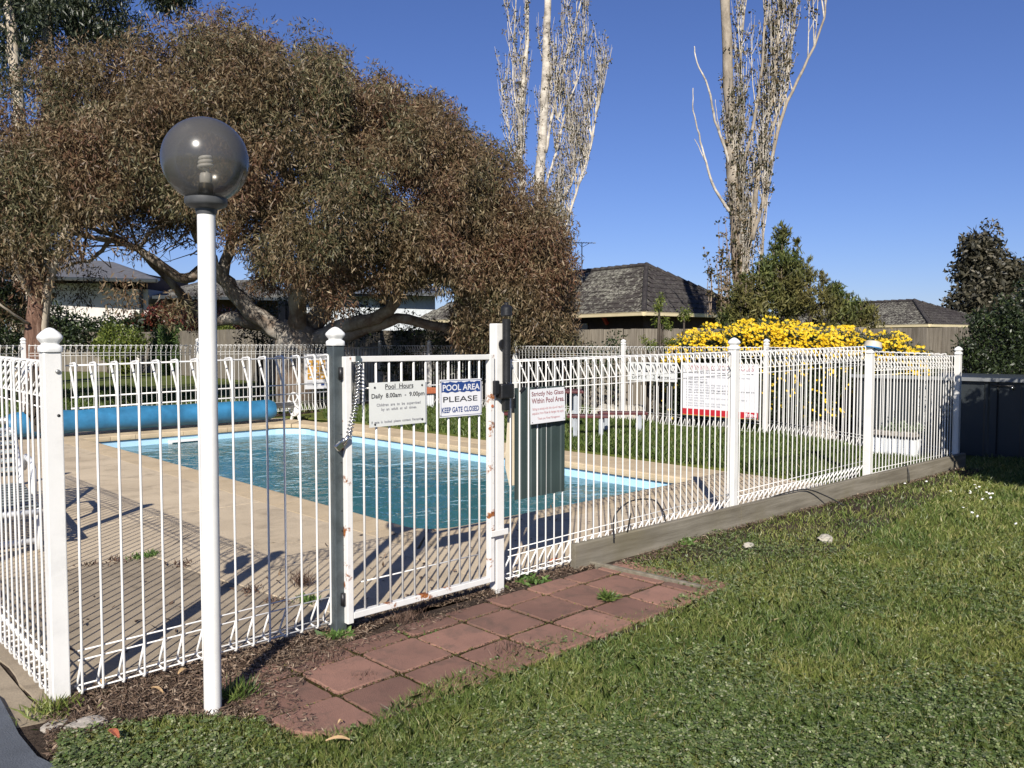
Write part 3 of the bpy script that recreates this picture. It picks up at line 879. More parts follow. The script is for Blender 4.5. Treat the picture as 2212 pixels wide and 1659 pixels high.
# magnetic latch on the gate post
ml = empty('gate_latch', (0.05, -0.03, 1.1), 'tall black magnetic latch fixed to the white gate post', 'latch')
ux = 0.052
m = MB(); m.lathe([(0.024,0),(0.024,0.36),(0.025,0.365)], (ux,-0.028,1.22), 16); m.build('latch_tube', M['black'], ml, autos=True)
m = MB(); m.lathe([(0.028,0),(0.033,0.006),(0.033,0.05),(0.025,0.060),(0.013,0.066),(0.013,0.076),(0.006,0.082)], (ux,-0.028,1.60), 16); m.build('pull_knob', M['black'], ml, autos=True)
m = MB(); m.box((-0.012,-0.058,1.13),(0.090,-0.002,1.215)); o = m.build('latch_body', M['black'], ml); bevel(o, 0.008, 3)
m = MB(); m.box((-0.05,-0.045,1.155),(-0.014,-0.019,1.235)); o = m.build('striker', M['black'], ml); bevel(o, 0.006, 2)
m = MB(); m.box((0.03,-0.04,1.06),(0.068,-0.008,1.139)); o = m.build('lower_bracket', M['black'], ml); bevel(o, 0.005, 2)
m = MB(); m.lathe([(0.03,0),(0.03,0.01)], (0.035,-0.012,1.44), 14, axis=(0,-1,0)); m.build('mounting_bracket', M['black'], ml, autos=True)
m = MB(); m.lathe([(0.009,0),(0.009,0.004)], (gr_-0.018,-0.0185,1.09), 12, axis=(0,-1,0)); m.build('screw', M['terracotta'], ml)

# ------------------------------------------------------------------ lettering and signs
def text_mesh(body, mat, font_scale=1.0, shear=0.0, bold=0.0):
    c = bpy.data.curves.new('lettering', 'FONT')
    c.body = body; c.size = 1.0; c.extrude = 0.0; c.align_x = 'LEFT'; c.fill_mode = 'FRONT'
    c.offset = bold; c.resolution_u = 3
    o = bpy.data.objects.new('tmp', c); COL.objects.link(o)
    dg = bpy.context.evaluated_depsgraph_get(); dg.update()
    me = bpy.data.meshes.new_from_object(o.evaluated_get(dg))
    bpy.data.objects.remove(o); bpy.data.curves.remove(c)
    me.materials.clear(); me.materials.append(mat)
    return me

def letter(root, body, mat, org, X, Z, x0, x1, z0, z1, off, bold=0.0, name='lettering'):
    """fit text into a box of the sign plane: X, Z unit vectors of the plane, org its lower left corner"""
    me = text_mesh(body, mat, bold=bold)
    co = np.empty(len(me.vertices)*3); me.vertices.foreach_get('co', co); co = co.reshape(-1,3)
    mn = co.min(0); mx = co.max(0)
    nrm = Vector(X).cross(Vector(Z)).normalized()
    u = x0 + (co[:,0]-mn[0])/(mx[0]-mn[0]) * (x1-x0)
    v_ = z0 + (co[:,1]-mn[1])/(mx[1]-mn[1]) * (z1-z0)
    X = np.array(X); Z = np.array(Z)
    P = u[:,None]*X + v_[:,None]*Z + np.array(nrm)*off
    me.vertices.foreach_set('co', P.ravel()); me.update()
    return link(name, me, root, org)

def board(root, mat, org, X, Z, W, H, th=0.003, name='board', off=0.0):
    m = MB(); X = Vector(X); Z = Vector(Z); n_ = X.cross(Z).normalized()
    P = [Vector(org) + X*a + Z*b_ + n_*c for c in (off-th, off) for a, b_ in ((0,0),(W,0),(W,H),(0,H))]
    m.add(P, [(3,2,1,0),(4,5,6,7),(0,1,5,4),(1,2,6,5),(2,3,7,6),(3,0,4,7)])
    return m.build(name, mat, root, org=org)

def strip(root, mat, org, X, Z, a, b_, c, d, off, name='printed_band'):
    m = MB(); X = Vector(X); Z = Vector(Z); n_ = X.cross(Z).normalized()
    m.add([Vector(org)+X*x+Z*y+n_*off for x, y in ((a,c),(b_,c),(b_,d),(a,d))], [(0,1,2,3)])
    return m.build(name, mat, root, org=org)

def screw(root, org, X, Z, x, z_, mat='black', r=0.005, name='screw'):
    X = Vector(X); Z = Vector(Z); n_ = X.cross(Z).normalized()
    m = MB(); m.lathe([(r,0),(r,0.0015),(r*0.6,0.003)], Vector(org)+X*x+Z*z_+n_*0.001, 10, axis=n_); return m.build(name, M[mat], root)

X1 = (0.9998, 0, 0.0); Zv = (0, 0, 1)
# 1: pool hours
s1 = empty('hours_sign', (-0.70,-0.022,1.025), 'white pool opening hours sign tied to the left half of the gate', 'sign', 'signs on the gate and fence')
og = (-0.878,-0.022,1.025); Xs = Vector((1,0,0.010)).normalized()
W1, H1 = 0.352, 0.224
board(s1, M['sign_dull'], og, Xs, Zv, W1, H1)
T = lambda *a, **k: letter(s1, a[0], M[a[1]], og, Xs, Zv, a[2]*W1, a[3]*W1, a[4]*H1, a[5]*H1, 0.0014, **k)
T('Pool  Hours', 'ink', 0.27, 0.77, 0.845, 0.955, bold=0.012)
strip(s1, M['ink'], og, Xs, Zv, 0.27*W1, 0.77*W1, 0.828*H1, 0.834*H1, 0.0012, 'underline')
T('Daily  8.00am  -  9.00pm', 'ink', 0.035, 0.975, 0.615, 0.75, bold=0.014)
T('Children  are  to  be  supervised', 'ink_grey', 0.12, 0.90, 0.44, 0.525, bold=0.012)
T('by  an  adult  at  all  times.', 'ink_grey', 0.20, 0.83, 0.34, 0.42, bold=0.012)
T('If  gate  is  locked  please  contact  Reception.', 'ink_grey', 0.03, 0.96, 0.06, 0.135, bold=0.012)
for a, b_ in ((0.09,0.89),(0.93,0.89),(0.09,0.06),(0.93,0.085)): screw(s1, og, Xs, Zv, a*W1, b_*H1, 'black', 0.0055)
# 2: keep gate closed
s2 = empty('gate_closed_sign', (-0.28,-0.022,1.04), 'white and blue keep gate closed sign on the right half of the gate', 'sign', 'signs on the gate and fence')
og2 = (-0.430,-0.022,1.046); W2, H2 = 0.297, 0.205; Xs2 = Vector((1,0,0.0)).normalized()
board(s2, M['sign_white'], og2, Xs2, Zv, W2, H2)
T = lambda *a, **k: letter(s2, a[0], M[a[1]], og2, Xs2, Zv, a[2]*W2, a[3]*W2, a[4]*H2, a[5]*H2, 0.0018, **k)
m = MB(); k = 24; vs = []
nn = Xs2.cross(Vector(Zv)).normalized()
for i in range(k+1):
    x = (0.035 + 0.93*i/k)*W2
    vs.append(Vector(og2)+Xs2*x+Vector((0,0,(0.66+0.016*math.sin(i*1.3)+0.01*math.sin(i*3.1))*H2))+nn*0.0012)
    vs.append(Vector(og2)+Xs2*x+Vector((0,0,(0.925+0.014*math.sin(i*1.1+2)+0.01*math.sin(i*2.7))*H2))+nn*0.0012)
m.add(vs, [(2*i,2*i+2,2*i+3,2*i+1) for i in range(k)]); m.build('printed_band', M['ink_blue'], s2)
for a, b_, c, d in ((0.02,0.98,0.962,0.972),(0.02,0.98,0.03,0.04),(0.018,0.025,0.04,0.962),(0.975,0.982,0.04,0.962)):
    strip(s2, M['ink_blue'], og2, Xs2, Zv, a*W2, b_*W2, c*H2, d*H2, 0.0012, 'border_line')
T('POOL AREA', 'sign_white', 0.06, 0.945, 0.70, 0.865, bold=0.02)
T('PLEASE', 'ink', 0.07, 0.89, 0.40, 0.545, bold=0.004)
T('KEEP GATE CLOSED', 'ink_blue', 0.035, 0.93, 0.12, 0.265, bold=0.02)
for a, b_ in ((0.01,0.94),(0.99,0.94),(0.01,0.05),(0.99,0.05)): screw(s2, og2, Xs2, Zv, a*W2, b_*H2, 'black', 0.003, 'wire_tie')
# 3: strictly no glass
s3 = empty('no_glass_sign', (0.40,-0.02,0.975), 'white no glass sign with faded maroon words right of the gate post', 'sign', 'signs on the gate and fence')
og3 = (0.262,-0.016,0.963); W3, H3 = 0.300, 0.208; Xs3 = Vector((1,0,0.022)).normalized(); Zs3 = Vector((-0.022,0,1)).normalized()
board(s3, M['sign_white'], og3, Xs3, Zs3, W3, H3)
T = lambda *a, **k: letter(s3, a[0], M[a[1]], og3, Xs3, Zs3, a[2]*W3, a[3]*W3, a[4]*H3, a[5]*H3, 0.0014, **k)
T('Strictly No Glass', 'ink_maroon', 0.03, 0.955, 0.76, 0.93, bold=0.012)
T('Within Pool Area.', 'ink_maroon', 0.03, 0.975, 0.585, 0.74, bold=0.012)
T('Failing to comply with this rule will result in', 'ink_pink', 0.05, 0.95, 0.37, 0.465, bold=0.0)
T('expulsion from Motel & charges may apply.', 'ink_pink', 0.04, 0.96, 0.245, 0.34, bold=0.0)
T('Thank you Motel Management', 'ink_pink', 0.19, 0.84, 0.09, 0.175, bold=0.0)
for a, b_ in ((0.04,0.05),(0.96,0.07)): screw(s3, og3, Xs3, Zs3, a*W3, b_*H3, 'black', 0.0025)
m = MB(); m.tube([Vector(og3)+Xs3*W3*0.97+Zs3*H3*0.95+Vector((0,-0.003,0)), Vector(og3)+Xs3*W3*1.01+Zs3*H3*1.05+Vector((0,0.0,0))], 0.0025, 5); m.build('wire_tie', M['black'], s3)
# dark green corrugated sheet with a pale board behind
gsht = empty('green_sheet', (0.37,0.03,0.52), 'dark green corrugated metal sheet hung on the fence under the no glass sign', 'metal sheet')
m = MB(); vs = []; K = 60
for i in range(K+1):
    s_ = i / K; x = 0.158 + 0.434*s_
    ph = (s_*5.0) % 1.0
    dy = 0.007 * (1 if 0.12 < ph < 0.62 else 0) if True else 0
    for z_ in (0.516 + 0.003*s_ + (0.004*math.sin(i) if False else 0), 1.183):
        vs.append((x, 0.016 + dy, z_)); 
fs = [(2*i, 2*i+2, 2*i+3, 2*i+1) for i in range(K)]
m.add(vs, fs); o = m.build('sheet', M['corr_green'], gsht)
sm = o.modifiers.new('thick', 'SOLIDIFY'); sm.thickness = 0.0012
for x in (0.20, 0.31):
    m = MB(); m.bar((x,0.012,1.16),(x+0.03,0.006,1.19),0.012,0.01); m.build('wire_tie', M['black'], gsht)
pb_ = empty('pale_board', (0.13,0.05,0.6), 'thin cream board wedged behind the left edge of the dark green sheet', 'board')
m = MB(); m.add([(0.113,0.05,0.73),(0.15,0.05,0.60),(0.40,0.05,0.60),(0.40,0.05,1.12),(0.145,0.05,1.12),(0.125,0.05,0.85),
                 (0.113,0.053,0.73),(0.15,0.053,0.60),(0.40,0.053,0.60),(0.40,0.053,1.12),(0.145,0.053,1.12),(0.125,0.053,0.85)],
                [(0,1,2,3,4,5),(11,10,9,8,7,6)] + [(i,(i+1)%6,(i+1)%6+6,i+6) for i in range(6)]); m.build('sheet', M['cardboard'], pb_)

# signs on the far fence: plane faces -X, text runs towards -Y
XF = (0, -1, 0)
s4 = empty('no_diving_sign', (8.20,5.1,0.8), 'long white no diving sign with black capitals on the far fence', 'sign', 'signs on the far fences')
og4 = (8.20,5.60,0.795); W4, H4 = 1.04, 0.32
board(s4, M['sign_dull'], og4, XF, Zv, W4, H4, 0.004)
T = lambda *a, **k: letter(s4, a[0], M[a[1]], og4, XF, Zv, a[2]*W4, a[3]*W4, a[4]*H4, a[5]*H4, 0.0025, **k)
T('NO DIVING', 'ink', 0.03, 0.97, 0.47, 0.92, bold=0.012)
T('DEPTH  1.2 Metres', 'ink', 0.10, 0.88, 0.10, 0.34, bold=0.006)
s5 = empty('rules_sign', (8.20,3.8,0.3), 'large white pool rules board with a red band along its foot on the far fence', 'sign', 'signs on the far fences')
og5 = (8.20,4.445,0.268); W5, H5 = 1.38, 0.855
board(s5, M['sign_white'], og5, XF, Zv, W5, H5, 0.004)
T = lambda *a, **k: letter(s5, a[0], M[a[1]], og5, XF, Zv, a[2]*W5, a[3]*W5, a[4]*H5, a[5]*H5, 0.003, **k)
T('SWIMMING  POOL  RULES', 'ink_pink', 0.055, 0.94, 0.865, 0.955, bold=0.0)
rows = [('Persons not abiding by the following rules may be asked to leave the premises.', 'ink', 0.05, 0.94, 0.795),
        ('The pool is not supervised and children under the age of 12 MUST be supervised', 'ink_grey', 0.05, 0.90, 0.715),
        ('by a responsible adult at all times.', 'ink_grey', 0.05, 0.34, 0.67),
        ('DIVING IS NOT PERMITTED', 'ink', 0.05, 0.34, 0.615),
        ('NO offensive language, running, pushing, wrestling, excessive splashing,', 'ink_grey', 0.05, 0.75, 0.565),
        ('or sitting on shoulders or spitting of water is permitted.', 'ink_grey', 0.05, 0.56, 0.52),
        ('GLASS, ALCOHOL, FOOD and Beverages MUST NOT be taken or consumed in', 'ink', 0.05, 0.95, 0.465),
        ('the pool area. Possession of alcohol will result in immediate expulsion', 'ink', 0.05, 0.72, 0.42),
        ('Proper swim wear is required by all.', 'ink_grey', 0.05, 0.37, 0.365),
        ('Babies and toddlers who are not toilet trained must wear appropriate swim nappies.', 'ink_grey', 0.05, 0.86, 0.315),
        ('NO PETS within pool area', 'ink_grey', 0.05, 0.30, 0.265),
        ('Admission will be refused to any person having a skin disease, inflamed eye,', 'ink_grey', 0.05, 0.72, 0.215),
        ('nasal or ear discharge, or any communicable disease.', 'ink_grey', 0.05, 0.54, 0.17)]
for tx, mt, a, b_, z_ in rows: T(tx, mt, a, b_, z_, z_+0.034, bold=0.006 if mt == 'ink' else 0.0)
strip(s5, M['ink_red'], og5, XF, Zv, 0, W5, 0.012*H5, 0.125*H5, 0.003, 'printed_band')
strip(s5, M['ink_orange'], og5, XF, Zv, 0, W5, 0.0, 0.011*H5, 0.003, 'printed_line')
strip(s5, M['ink'], og5, XF, Zv, 0.84*W5, 0.99*W5, 0.004*H5, 0.034*H5, 0.0036, 'printed_band')
letter(s5, 'lfred', M['sign_white'], og5, XF, Zv, 0.83*W5, 0.985*W5, 0.04*H5, 0.12*H5, 0.0045, bold=0.02)
letter(s5, 'MOTOR INN', M['sign_white'], og5, XF, Zv, 0.85*W5, 0.98*W5, 0.010*H5, 0.028*H5, 0.0055, bold=0.01)
# poster on the back fence
s6 = empty('first_aid_poster', (5.55,11.6,0.5), 'tall white poster with nine orange picture squares on the back fence', 'poster', 'signs on the far fences')
og6 = (5.30,11.61,0.50); W6, H6 = 0.51, 0.72
board(s6, M['sign_white'], og6, (1,0,0), Zv, W6, H6, 0.003)
for r_ in range(3):
    for c_ in range(3):
        strip(s6, M['ink_orange'], og6, (1,0,0), Zv, (0.12+0.28*c_)*W6, (0.37+0.28*c_)*W6, (0.27+0.19*r_)*H6, (0.44+0.19*r_)*H6, 0.0015, 'picture_square')
        q = ((0.20,0.30),(0.24,0.33),(0.17,0.27))[(r_+c_) % 3]
        strip(s6, M['sign_white'], og6, (1,0,0), Zv, (q[0]+0.28*c_)*W6, (q[1]+0.28*c_)*W6, (0.31+0.19*r_)*H6, (0.37+0.19*r_)*H6, 0.003, 'figure')
strip(s6, M['ink_blue'], og6, (1,0,0), Zv, 0.72*W6, 0.88*W6, 0.09*H6, 0.15*H6, 0.0015, 'emblem')
for z_ in (0.90, 0.86): strip(s6, M['ink_grey'], og6, (1,0,0), Zv, 0.1*W6, 0.9*W6, z_*H6, (z_+0.012)*H6, 0.0015, 'printed_line')
for z_ in (0.20, 0.17, 0.14, 0.11): strip(s6, M['ink_grey'], og6, (1,0,0), Zv, 0.1*W6, 0.62*W6, z_*H6, (z_+0.008)*H6, 0.0015, 'printed_line')

# ------------------------------------------------------------------ lamp
lp = pz(460, 1537)
lamp = empty('globe_lamp', lp, 'white pole lamp with a smoke grey globe, standing in the soil before the fence', 'lamp')
m = MB(); m.lathe([(0.0335,0),(0.0335,1.97),(0.033,1.975)], lp, 32); m.build('pole', M['white'], lamp, autos=True)
gz = 2.142
m = MB(); m.lathe([(0.036,1.938),(0.038,1.945),(0.040,1.958),(0.072,1.970),(0.078,1.978),(0.078,1.998),(0.071,2.002),(0.03,2.002)], lp, 40); m.build('collar', M['globe_collar'], lamp, autos=True)
Rg = 0.160
for rr, nm in ((Rg, 'globe'),):
    m = MB(); prof = []
    for i in range(33):
        a = -math.pi/2 + 0.47 + (math.pi-0.47-0.02)*i/32
        prof.append((rr*math.cos(a), gz + rr*math.sin(a)))
    K = 64; vs = []
    for r_, z_ in prof:
        for k in range(K):
            an = 2*math.pi*k/K; vs.append((lp.x+r_*math.cos(an), lp.y+r_*math.sin(an), z_))
    fs = [(i*K+k, i*K+(k+1)%K, (i+1)*K+(k+1)%K, (i+1)*K+k) for i in range(32) for k in range(K)]
    fs.append(tuple(32*K+k for k in range(K)))
    m.add(vs, fs); m.build(nm, M['smoke'], lamp, True)
m = MB(); m.lathe([(0.030,2.002),(0.027,2.055),(0.020,2.055)], lp, 24); m.build('lamp_holder', M['brass'], lamp, autos=True)
bulb = MB(); bulb.lathe([(0.02,2.056),(0.0225,2.060),(0.0225,2.084),(0.019,2.094),(0.012,2.096)], lp, 20)
bo = bulb.build('bulb', M['cfl'], lamp, autos=True)
pts = [lp + Vector((0.006,0,2.094)), lp + Vector((0.006,0,2.108))]
for i in range(61):
    an = 2*math.pi*2.6*i/60 + 2.0; r_ = 0.024 - 0.006*(i/60)
    pts.append(Vector((lp.x + r_*math.cos(an), lp.y + r_*math.sin(an), 2.116 + 0.040*i/60)))
m = MB(); m.tube(pts, 0.0068, 8); m.build('spiral_tube', M['cfl'], bo, True)

lamp.rotation_mode = 'QUATERNION'; lamp.rotation_quaternion = Quaternion(Vector((SA, CA, 0)), 0.0048)
# cap left on the fourth post
cp = empty('plastic_tub', (4.965,-0.01,1.38), 'cream plastic tub with a blue rim upturned on a fence post', 'tub')
ax = Vector((-0.16,-0.10,1)).normalized()
m = MB(); m.lathe([(0.088,0.0),(0.088,0.008),(0.083,0.02),(0.078,0.06),(0.062,0.068),(0.02,0.074),(0.008,0.075)], (4.99,-0.02,1.395), 28, axis=Vector((0.22,-0.05,1))); m.build('tub', M['cream_plastic'], cp, autos=True)
m = MB(); m.lathe([(0.088,-0.006),(0.0905,-0.004),(0.0905,0.004),(0.088,0.006)], (4.99,-0.02,1.395), 28, axis=Vector((0.22,-0.05,1))); m.build('rim', M['blue_rim'], cp)
m = MB(); m.lathe([(0.02,0),(0.02,0.03)], (4.965,-0.01,1.345), 10); m.build('stem', M['black'], cp)

# ------------------------------------------------------------------ pool cover roller
rl = empty('pool_cover_roller', (2.3, 10.5, 0), 'rolled blue pool blanket on a long reel behind the far end of the pool', 'pool cover')
m = MB(); vs = []; K = 40; NL = 44
for i in range(NL+1):
    s_ = i/NL; u = -0.25 + 4.27*s_
    R0 = 0.185 + 0.006*math.sin(s_*19) + 0.004*math.sin(s_*47)
    if i == 0 or i == NL: R0 *= 0.8
    for k in range(K):
        an = 2*math.pi*k/K
        r_ = R0 * (1 + 0.015*math.sin(3*an+s_*9)) * (0.97 if math.sin(an) < -0.8 else 1)
        vs.append((u, 10.5 + r_*math.cos(an), 0.225 + r_*math.sin(an)*1.0))
fs = [(i*K+k, i*K+(k+1)%K, (i+1)*K+(k+1)%K, (i+1)*K+k) for i in range(NL) for k in range(K)]
fs += [tuple(range(K-1,-1,-1)), tuple(NL*K+k for k in range(K))]
m.add(vs, fs); m.build('blanket_roll', M['sleeve'], rl, autos=True)
m = MB(); m.tube([(-1.0,10.5,0.30),(4.42,10.5,0.29)], 0.055, 12); m.build('axle', M['alu'], rl, True)
def reel_wheel(u):
    w_ = MB(); c = Vector((u,10.5,0.30)); R_ = 0.215
    ring = [c + Vector((0, R_*math.cos(2*math.pi*i/28), R_*math.sin(2*math.pi*i/28))) for i in range(29)]
    w_.tube(ring, 0.015, 6, False)
    for k in range(6):
        a = 2*math.pi*k/6+0.3
        w_.bar(c, c + Vector((0, R_*math.cos(a), R_*math.sin(a))), 0.03, 0.012, (1,0,0))
    w_.lathe([(0.05,-0.02),(0.05,0.02)], c, 14, axis=(1,0,0))
    w_.build('wheel', M['cap'], rl)
    for s_ in (-1, 1):
        st = MB(); st.bar((u+0.03,10.5,0.28),(u+0.03,10.5+0.16*s_,0.0),0.05,0.03,(1,0,0)); st.build('stand_leg', M['cap'], rl)
reel_wheel(4.44); reel_wheel(-1.0)

# ------------------------------------------------------------------ loungers
def lounger(org, ang, label):
    root = empty('sun_lounger', org, label, 'sun lounger')
    R3 = Matrix.Rotation(ang, 3, 'Z')
    def W(x, y, z_): return R3 @ Vector((x, y, z_)) + Vector(org)
    def T(name, pts, r=0.021, mat='cap'):
        m = MB(); m.tube([W(*p) for p in pts], r, 10); return m.build(name, M[mat], root, True)
    for s_ in (-0.29, 0.29):
        T('side_rail', [(0,s_,0.30),(1.25,s_,0.30)])
        T('back_rail', [(1.25,s_,0.30),(1.32,s_,0.34),(1.85,s_,0.68),(1.90,s_*0.9,0.70)])
        T('leg', [(0.15,s_,0.29),(0.10,s_,0.02)])
        T('leg', [(1.2,s_,0.29),(1.28,s_,0.02)])
        T('armrest', [(0.75,s_*1.12,0.30),(0.80,s_*1.14,0.48),(0.95,s_*1.14,0.53),(1.30,s_*1.14,0.53),(1.42,s_*1.1,0.42)], 0.023)
    T('foot_bar', [(0.0,-0.29,0.30),(0.0,0.29,0.30)])
    T('stretcher', [(0.12,-0.29,0.08),(0.12,0.29,0.08)])
    T('stretcher', [(1.27,-0.29,0.08),(1.27,0.29,0.08)])
    T('head_bar', [(1.90,-0.26,0.70),(1.90,0.26,0.70)])
    sm_ = {}
    for i in range(20):
        x = 0.05 + i*0.062
        m = MB(); m.add([W(x,-0.295,0.325),W(x+0.045,-0.295,0.325),W(x+0.045,0.295,0.325),W(x,0.295,0.325),
                         W(x,-0.295,0.321),W(x+0.045,-0.295,0.321),W(x+0.045,0.295,0.321),W(x,0.295,0.321)],
                        [(0,1,2,3),(7,6,5,4),(0,4,5,1),(1,5,6,2),(2,6,7,3),(3,7,4,0)])
        m.build('strap', M['strap_pale' if i % 2 else 'strap_dark'], root)
    for i in range(10):
        t0 = 0.05 + i*0.092; t1 = t0 + 0.065
        a = (1.32+0.53*t0, 0.362+0.34*t0); b_ = (1.32+0.53*t1, 0.362+0.34*t1)
        m = MB(); m.add([W(a[0],-0.295,a[1]),W(b_[0],-0.295,b_[1]),W(b_[0],0.295,b_[1]),W(a[0],0.295,a[1]),
                         W(a[0],-0.295,a[1]-.004),W(b_[0],-0.295,b_[1]-.004),W(b_[0],0.295,b_[1]-.004),W(a[0],0.295,a[1]-.004)],
                        [(0,1,2,3),(7,6,5,4),(0,4,5,1),(1,5,6,2),(2,6,7,3),(3,7,4,0)])
        m.build('strap', M['strap_pale' if i % 2 else 'strap_dark'], root)
    return root
lounger((-1.98, 2.80, 0), rad(82), 'white tube sun lounger with vinyl straps, half hidden by the side fence')

# ------------------------------------------------------------------ picnic furniture
def plank_set(root, c, L, W_, z_, ang, n=3, th=0.04, mat='maroon', name='plank'):
    R3 = Matrix.Rotation(ang, 3, 'Z')
    for i in range(n):
        y = -W_/2 + W_*(i+0.5)/n; w2 = W_/n*0.46
        m = MB(); m.v = []
        P = [R3 @ Vector((x_, y_, z2)) + Vector(c) for z2 in (z_-th, z_) for x_, y_ in ((-L/2,y-w2),(L/2,y-w2),(L/2,y+w2),(-L/2,y+w2))]
        m.add(P, [(3,2,1,0),(4,5,6,7),(0,1,5,4),(1,2,6,5),(2,3,7,6),(3,0,4,7)])
        o = m.build(name, M[mat], root); bevel(o, 0.006)
def bench(c, L, ang, label, z_=0.36, W_=0.28):
    root = empty('bench', c, label, 'bench', 'maroon topped benches on the grass')
    plank_set(root, c, L, W_, z_, ang, 2)
    R3 = Matrix.Rotation(ang, 3, 'Z')
    for s_ in (-1, 1):
        for q in (-1, 1):
            m = MB(); m.bar(R3@Vector((s_*(L/2-0.12),q*W_*0.36,0.0))+Vector(c), R3@Vector((s_*(L/2-0.12),q*W_*0.34,z_-0.041))+Vector(c), 0.045, 0.045, (1,0,0)); m.build('leg', M['pale_grey'], root)
        m = MB(); m.bar(R3@Vector((s_*(L/2-0.12),-W_*0.33,0.14))+Vector(c), R3@Vector((s_*(L/2-0.12),W_*0.33,0.14))+Vector(c), 0.03, 0.04); m.build('cross_brace', M['pale_grey'], root)
    return root
AX = YAW * -1 + rad(90) - rad(47)
ba = -YAW
bench((5.55, 5.75, 0.02), 0.75, ba+0.25, 'short maroon bench with grey legs seen left of the gate latch')
bench((6.05, 4.62, 0.02), 0.62, ba-0.1, 'maroon bench with grey legs just right of the dark green sheet')
bench((6.85, 4.62, 0.02), 0.75, ba, 'maroon bench with grey legs nearest the no diving sign')
tb = empty('picnic_table', (6.3, 5.6, 0.02), 'maroon topped picnic table standing behind the benches on the grass', 'table')
plank_set(tb, (6.3,5.6,0.02), 0.95, 0.6, 0.68, ba, 4)
R3 = Matrix.Rotation(ba, 3, 'Z')
for s_ in (-1, 1):
    for q in (-1, 1):
        m = MB(); m.bar(R3@Vector((s_*0.36,q*0.22,0.0))+Vector((6.3,5.6,0.02)), R3@Vector((s_*0.36,q*0.2,0.635))+Vector((6.3,5.6,0.02)), 0.05, 0.05, (1,0,0)); m.build('leg', M['pale_grey'], tb)

# ------------------------------------------------------------------ planters
def corr_box(root, u0, v0, u1, v1, z0, z1, mat, pitch=0.05, name='corrugated_side'):
    P = []
    for (a, b_) in (((u0,v0),(u1,v0)),((u1,v0),(u1,v1)),((u1,v1),(u0,v1)),((u0,v1),(u0,v0))):
        a = Vector(a); b_ = Vector(b_); L = (b_-a).length; k = int(L/pitch*4); nr = Vector(((b_-a).y, -(b_-a).x)).normalized()
        for i in range(k):
            P.append(a.lerp(b_, i/k) + nr*0.008*math.sin(2*math.pi*i/4))
    m = MB(); n_ = len(P)
    m.add([(p.x,p.y,z0) for p in P] + [(p.x,p.y,z1) for p in P], [(i,(i+1)%n_,(i+1)%n_+n_,i+n_) for i in range(n_)] + [tuple(range(n_,2*n_))])
    return m.build(name, mat, root, True)
PA0, PB0, PA1, PB1 = 6.94, 0.305, 7.2, 0.80
pl1 = empty('white_planter', (7.1, 0.9, 0), 'white corrugated planter box with succulents behind the end fence panel', 'planter', 'corrugated planter boxes')
corr_box(pl1, PA0, PB0, PA1, PB1, 0.0, 0.31, M['corr_white'])
m = MB(); m.box((PA0-.02,PB0-.02,0.312),(PA1+.02,PB1+.02,0.325)); m.build('dark_trim', M['black'], pl1)
m = MB(); m.box((PA0-.01,PB0-.01,0.326),(PA1+.01,PB1+.01,0.385)); o = m.build('concrete_rim', M['rubble'], pl1); bevel(o, 0.008)
pl2 = empty('terracotta_planter', (7.4, 10.9, 0), 'white corrugated planter with a terracotta rim and small shrubs in the far corner', 'planter', 'corrugated planter boxes')
corr_box(pl2, 7.2, 10.5, 7.75, 11.7, 0.0, 0.36, M['corr_white'])
m = MB(); m.box((7.16,10.46,0.362),(7.79,11.74,0.49)); o = m.build('rim', M['terracotta'], pl2); bevel(o, 0.01)

# ------------------------------------------------------------------ shed
shd = empty('pump_shed', (9.6,-1.0,0), 'low dark slate metal pump shed in shade at the right edge', 'shed')
SU0, SU1, SV0, SV1, SZ = 8.62, 10.5, -5.0, 1.75, 0.985
m = MB(); vs = []; K = 0
def rib_wall(a, b_, nrm, z0, z1, root, mat, name='wall', pitch=0.42):
    a = Vector(a); b_ = Vector(b_); L = (b_-a).length; nrm = Vector(nrm); P = []
    k = int(L/pitch)+1
    for i in range(k):
        s0 = i*pitch
        for ds, dd in ((0,0),(0.02,0.012),(0.05,0.012),(0.07,0)):
            if s0+ds < L: P.append(a + (b_-a).normalized()*(s0+ds) + nrm*dd)
    P.append(b_)
    m = MB(); n_ = len(P)
    m.add([(p.x,p.y,z0) for p in P] + [(p.x,p.y,z1) for p in P], [(i,i+1,i+1+n_,i+n_) for i in range(n_-1)])
    return m.build(name, mat, root)
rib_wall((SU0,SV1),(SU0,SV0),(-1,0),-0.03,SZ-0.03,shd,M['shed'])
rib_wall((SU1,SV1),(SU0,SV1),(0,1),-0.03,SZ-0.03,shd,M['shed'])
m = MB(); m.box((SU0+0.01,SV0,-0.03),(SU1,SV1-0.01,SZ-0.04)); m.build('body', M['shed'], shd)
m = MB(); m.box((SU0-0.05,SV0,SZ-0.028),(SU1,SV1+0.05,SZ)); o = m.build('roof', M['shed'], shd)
m = MB(); m.box((SU0-0.06,SV0,SZ-0.035),(SU0-0.0505,SV1+0.06,SZ+0.012)); m.build('capping', M['shed_rim'], shd)
m = MB(); m.box((SU0-0.016,-0.10,0.02),(SU0-0.012,-0.085,0.93)); m.build('door_gap', M['dark'], shd)
m = MB(); m.tube([(SU0-0.03,-0.02,0.90),(SU0-0.03,-0.28,0.90)], 0.009, 8); lt = m.build('latch', M['black'], shd, True)
m = MB(); m.tube([(SU0-0.03,-0.26,0.90),(SU0-0.035,-0.27,0.85)], 0.013, 8); m.build('padlock', M['chrome'], lt, True)

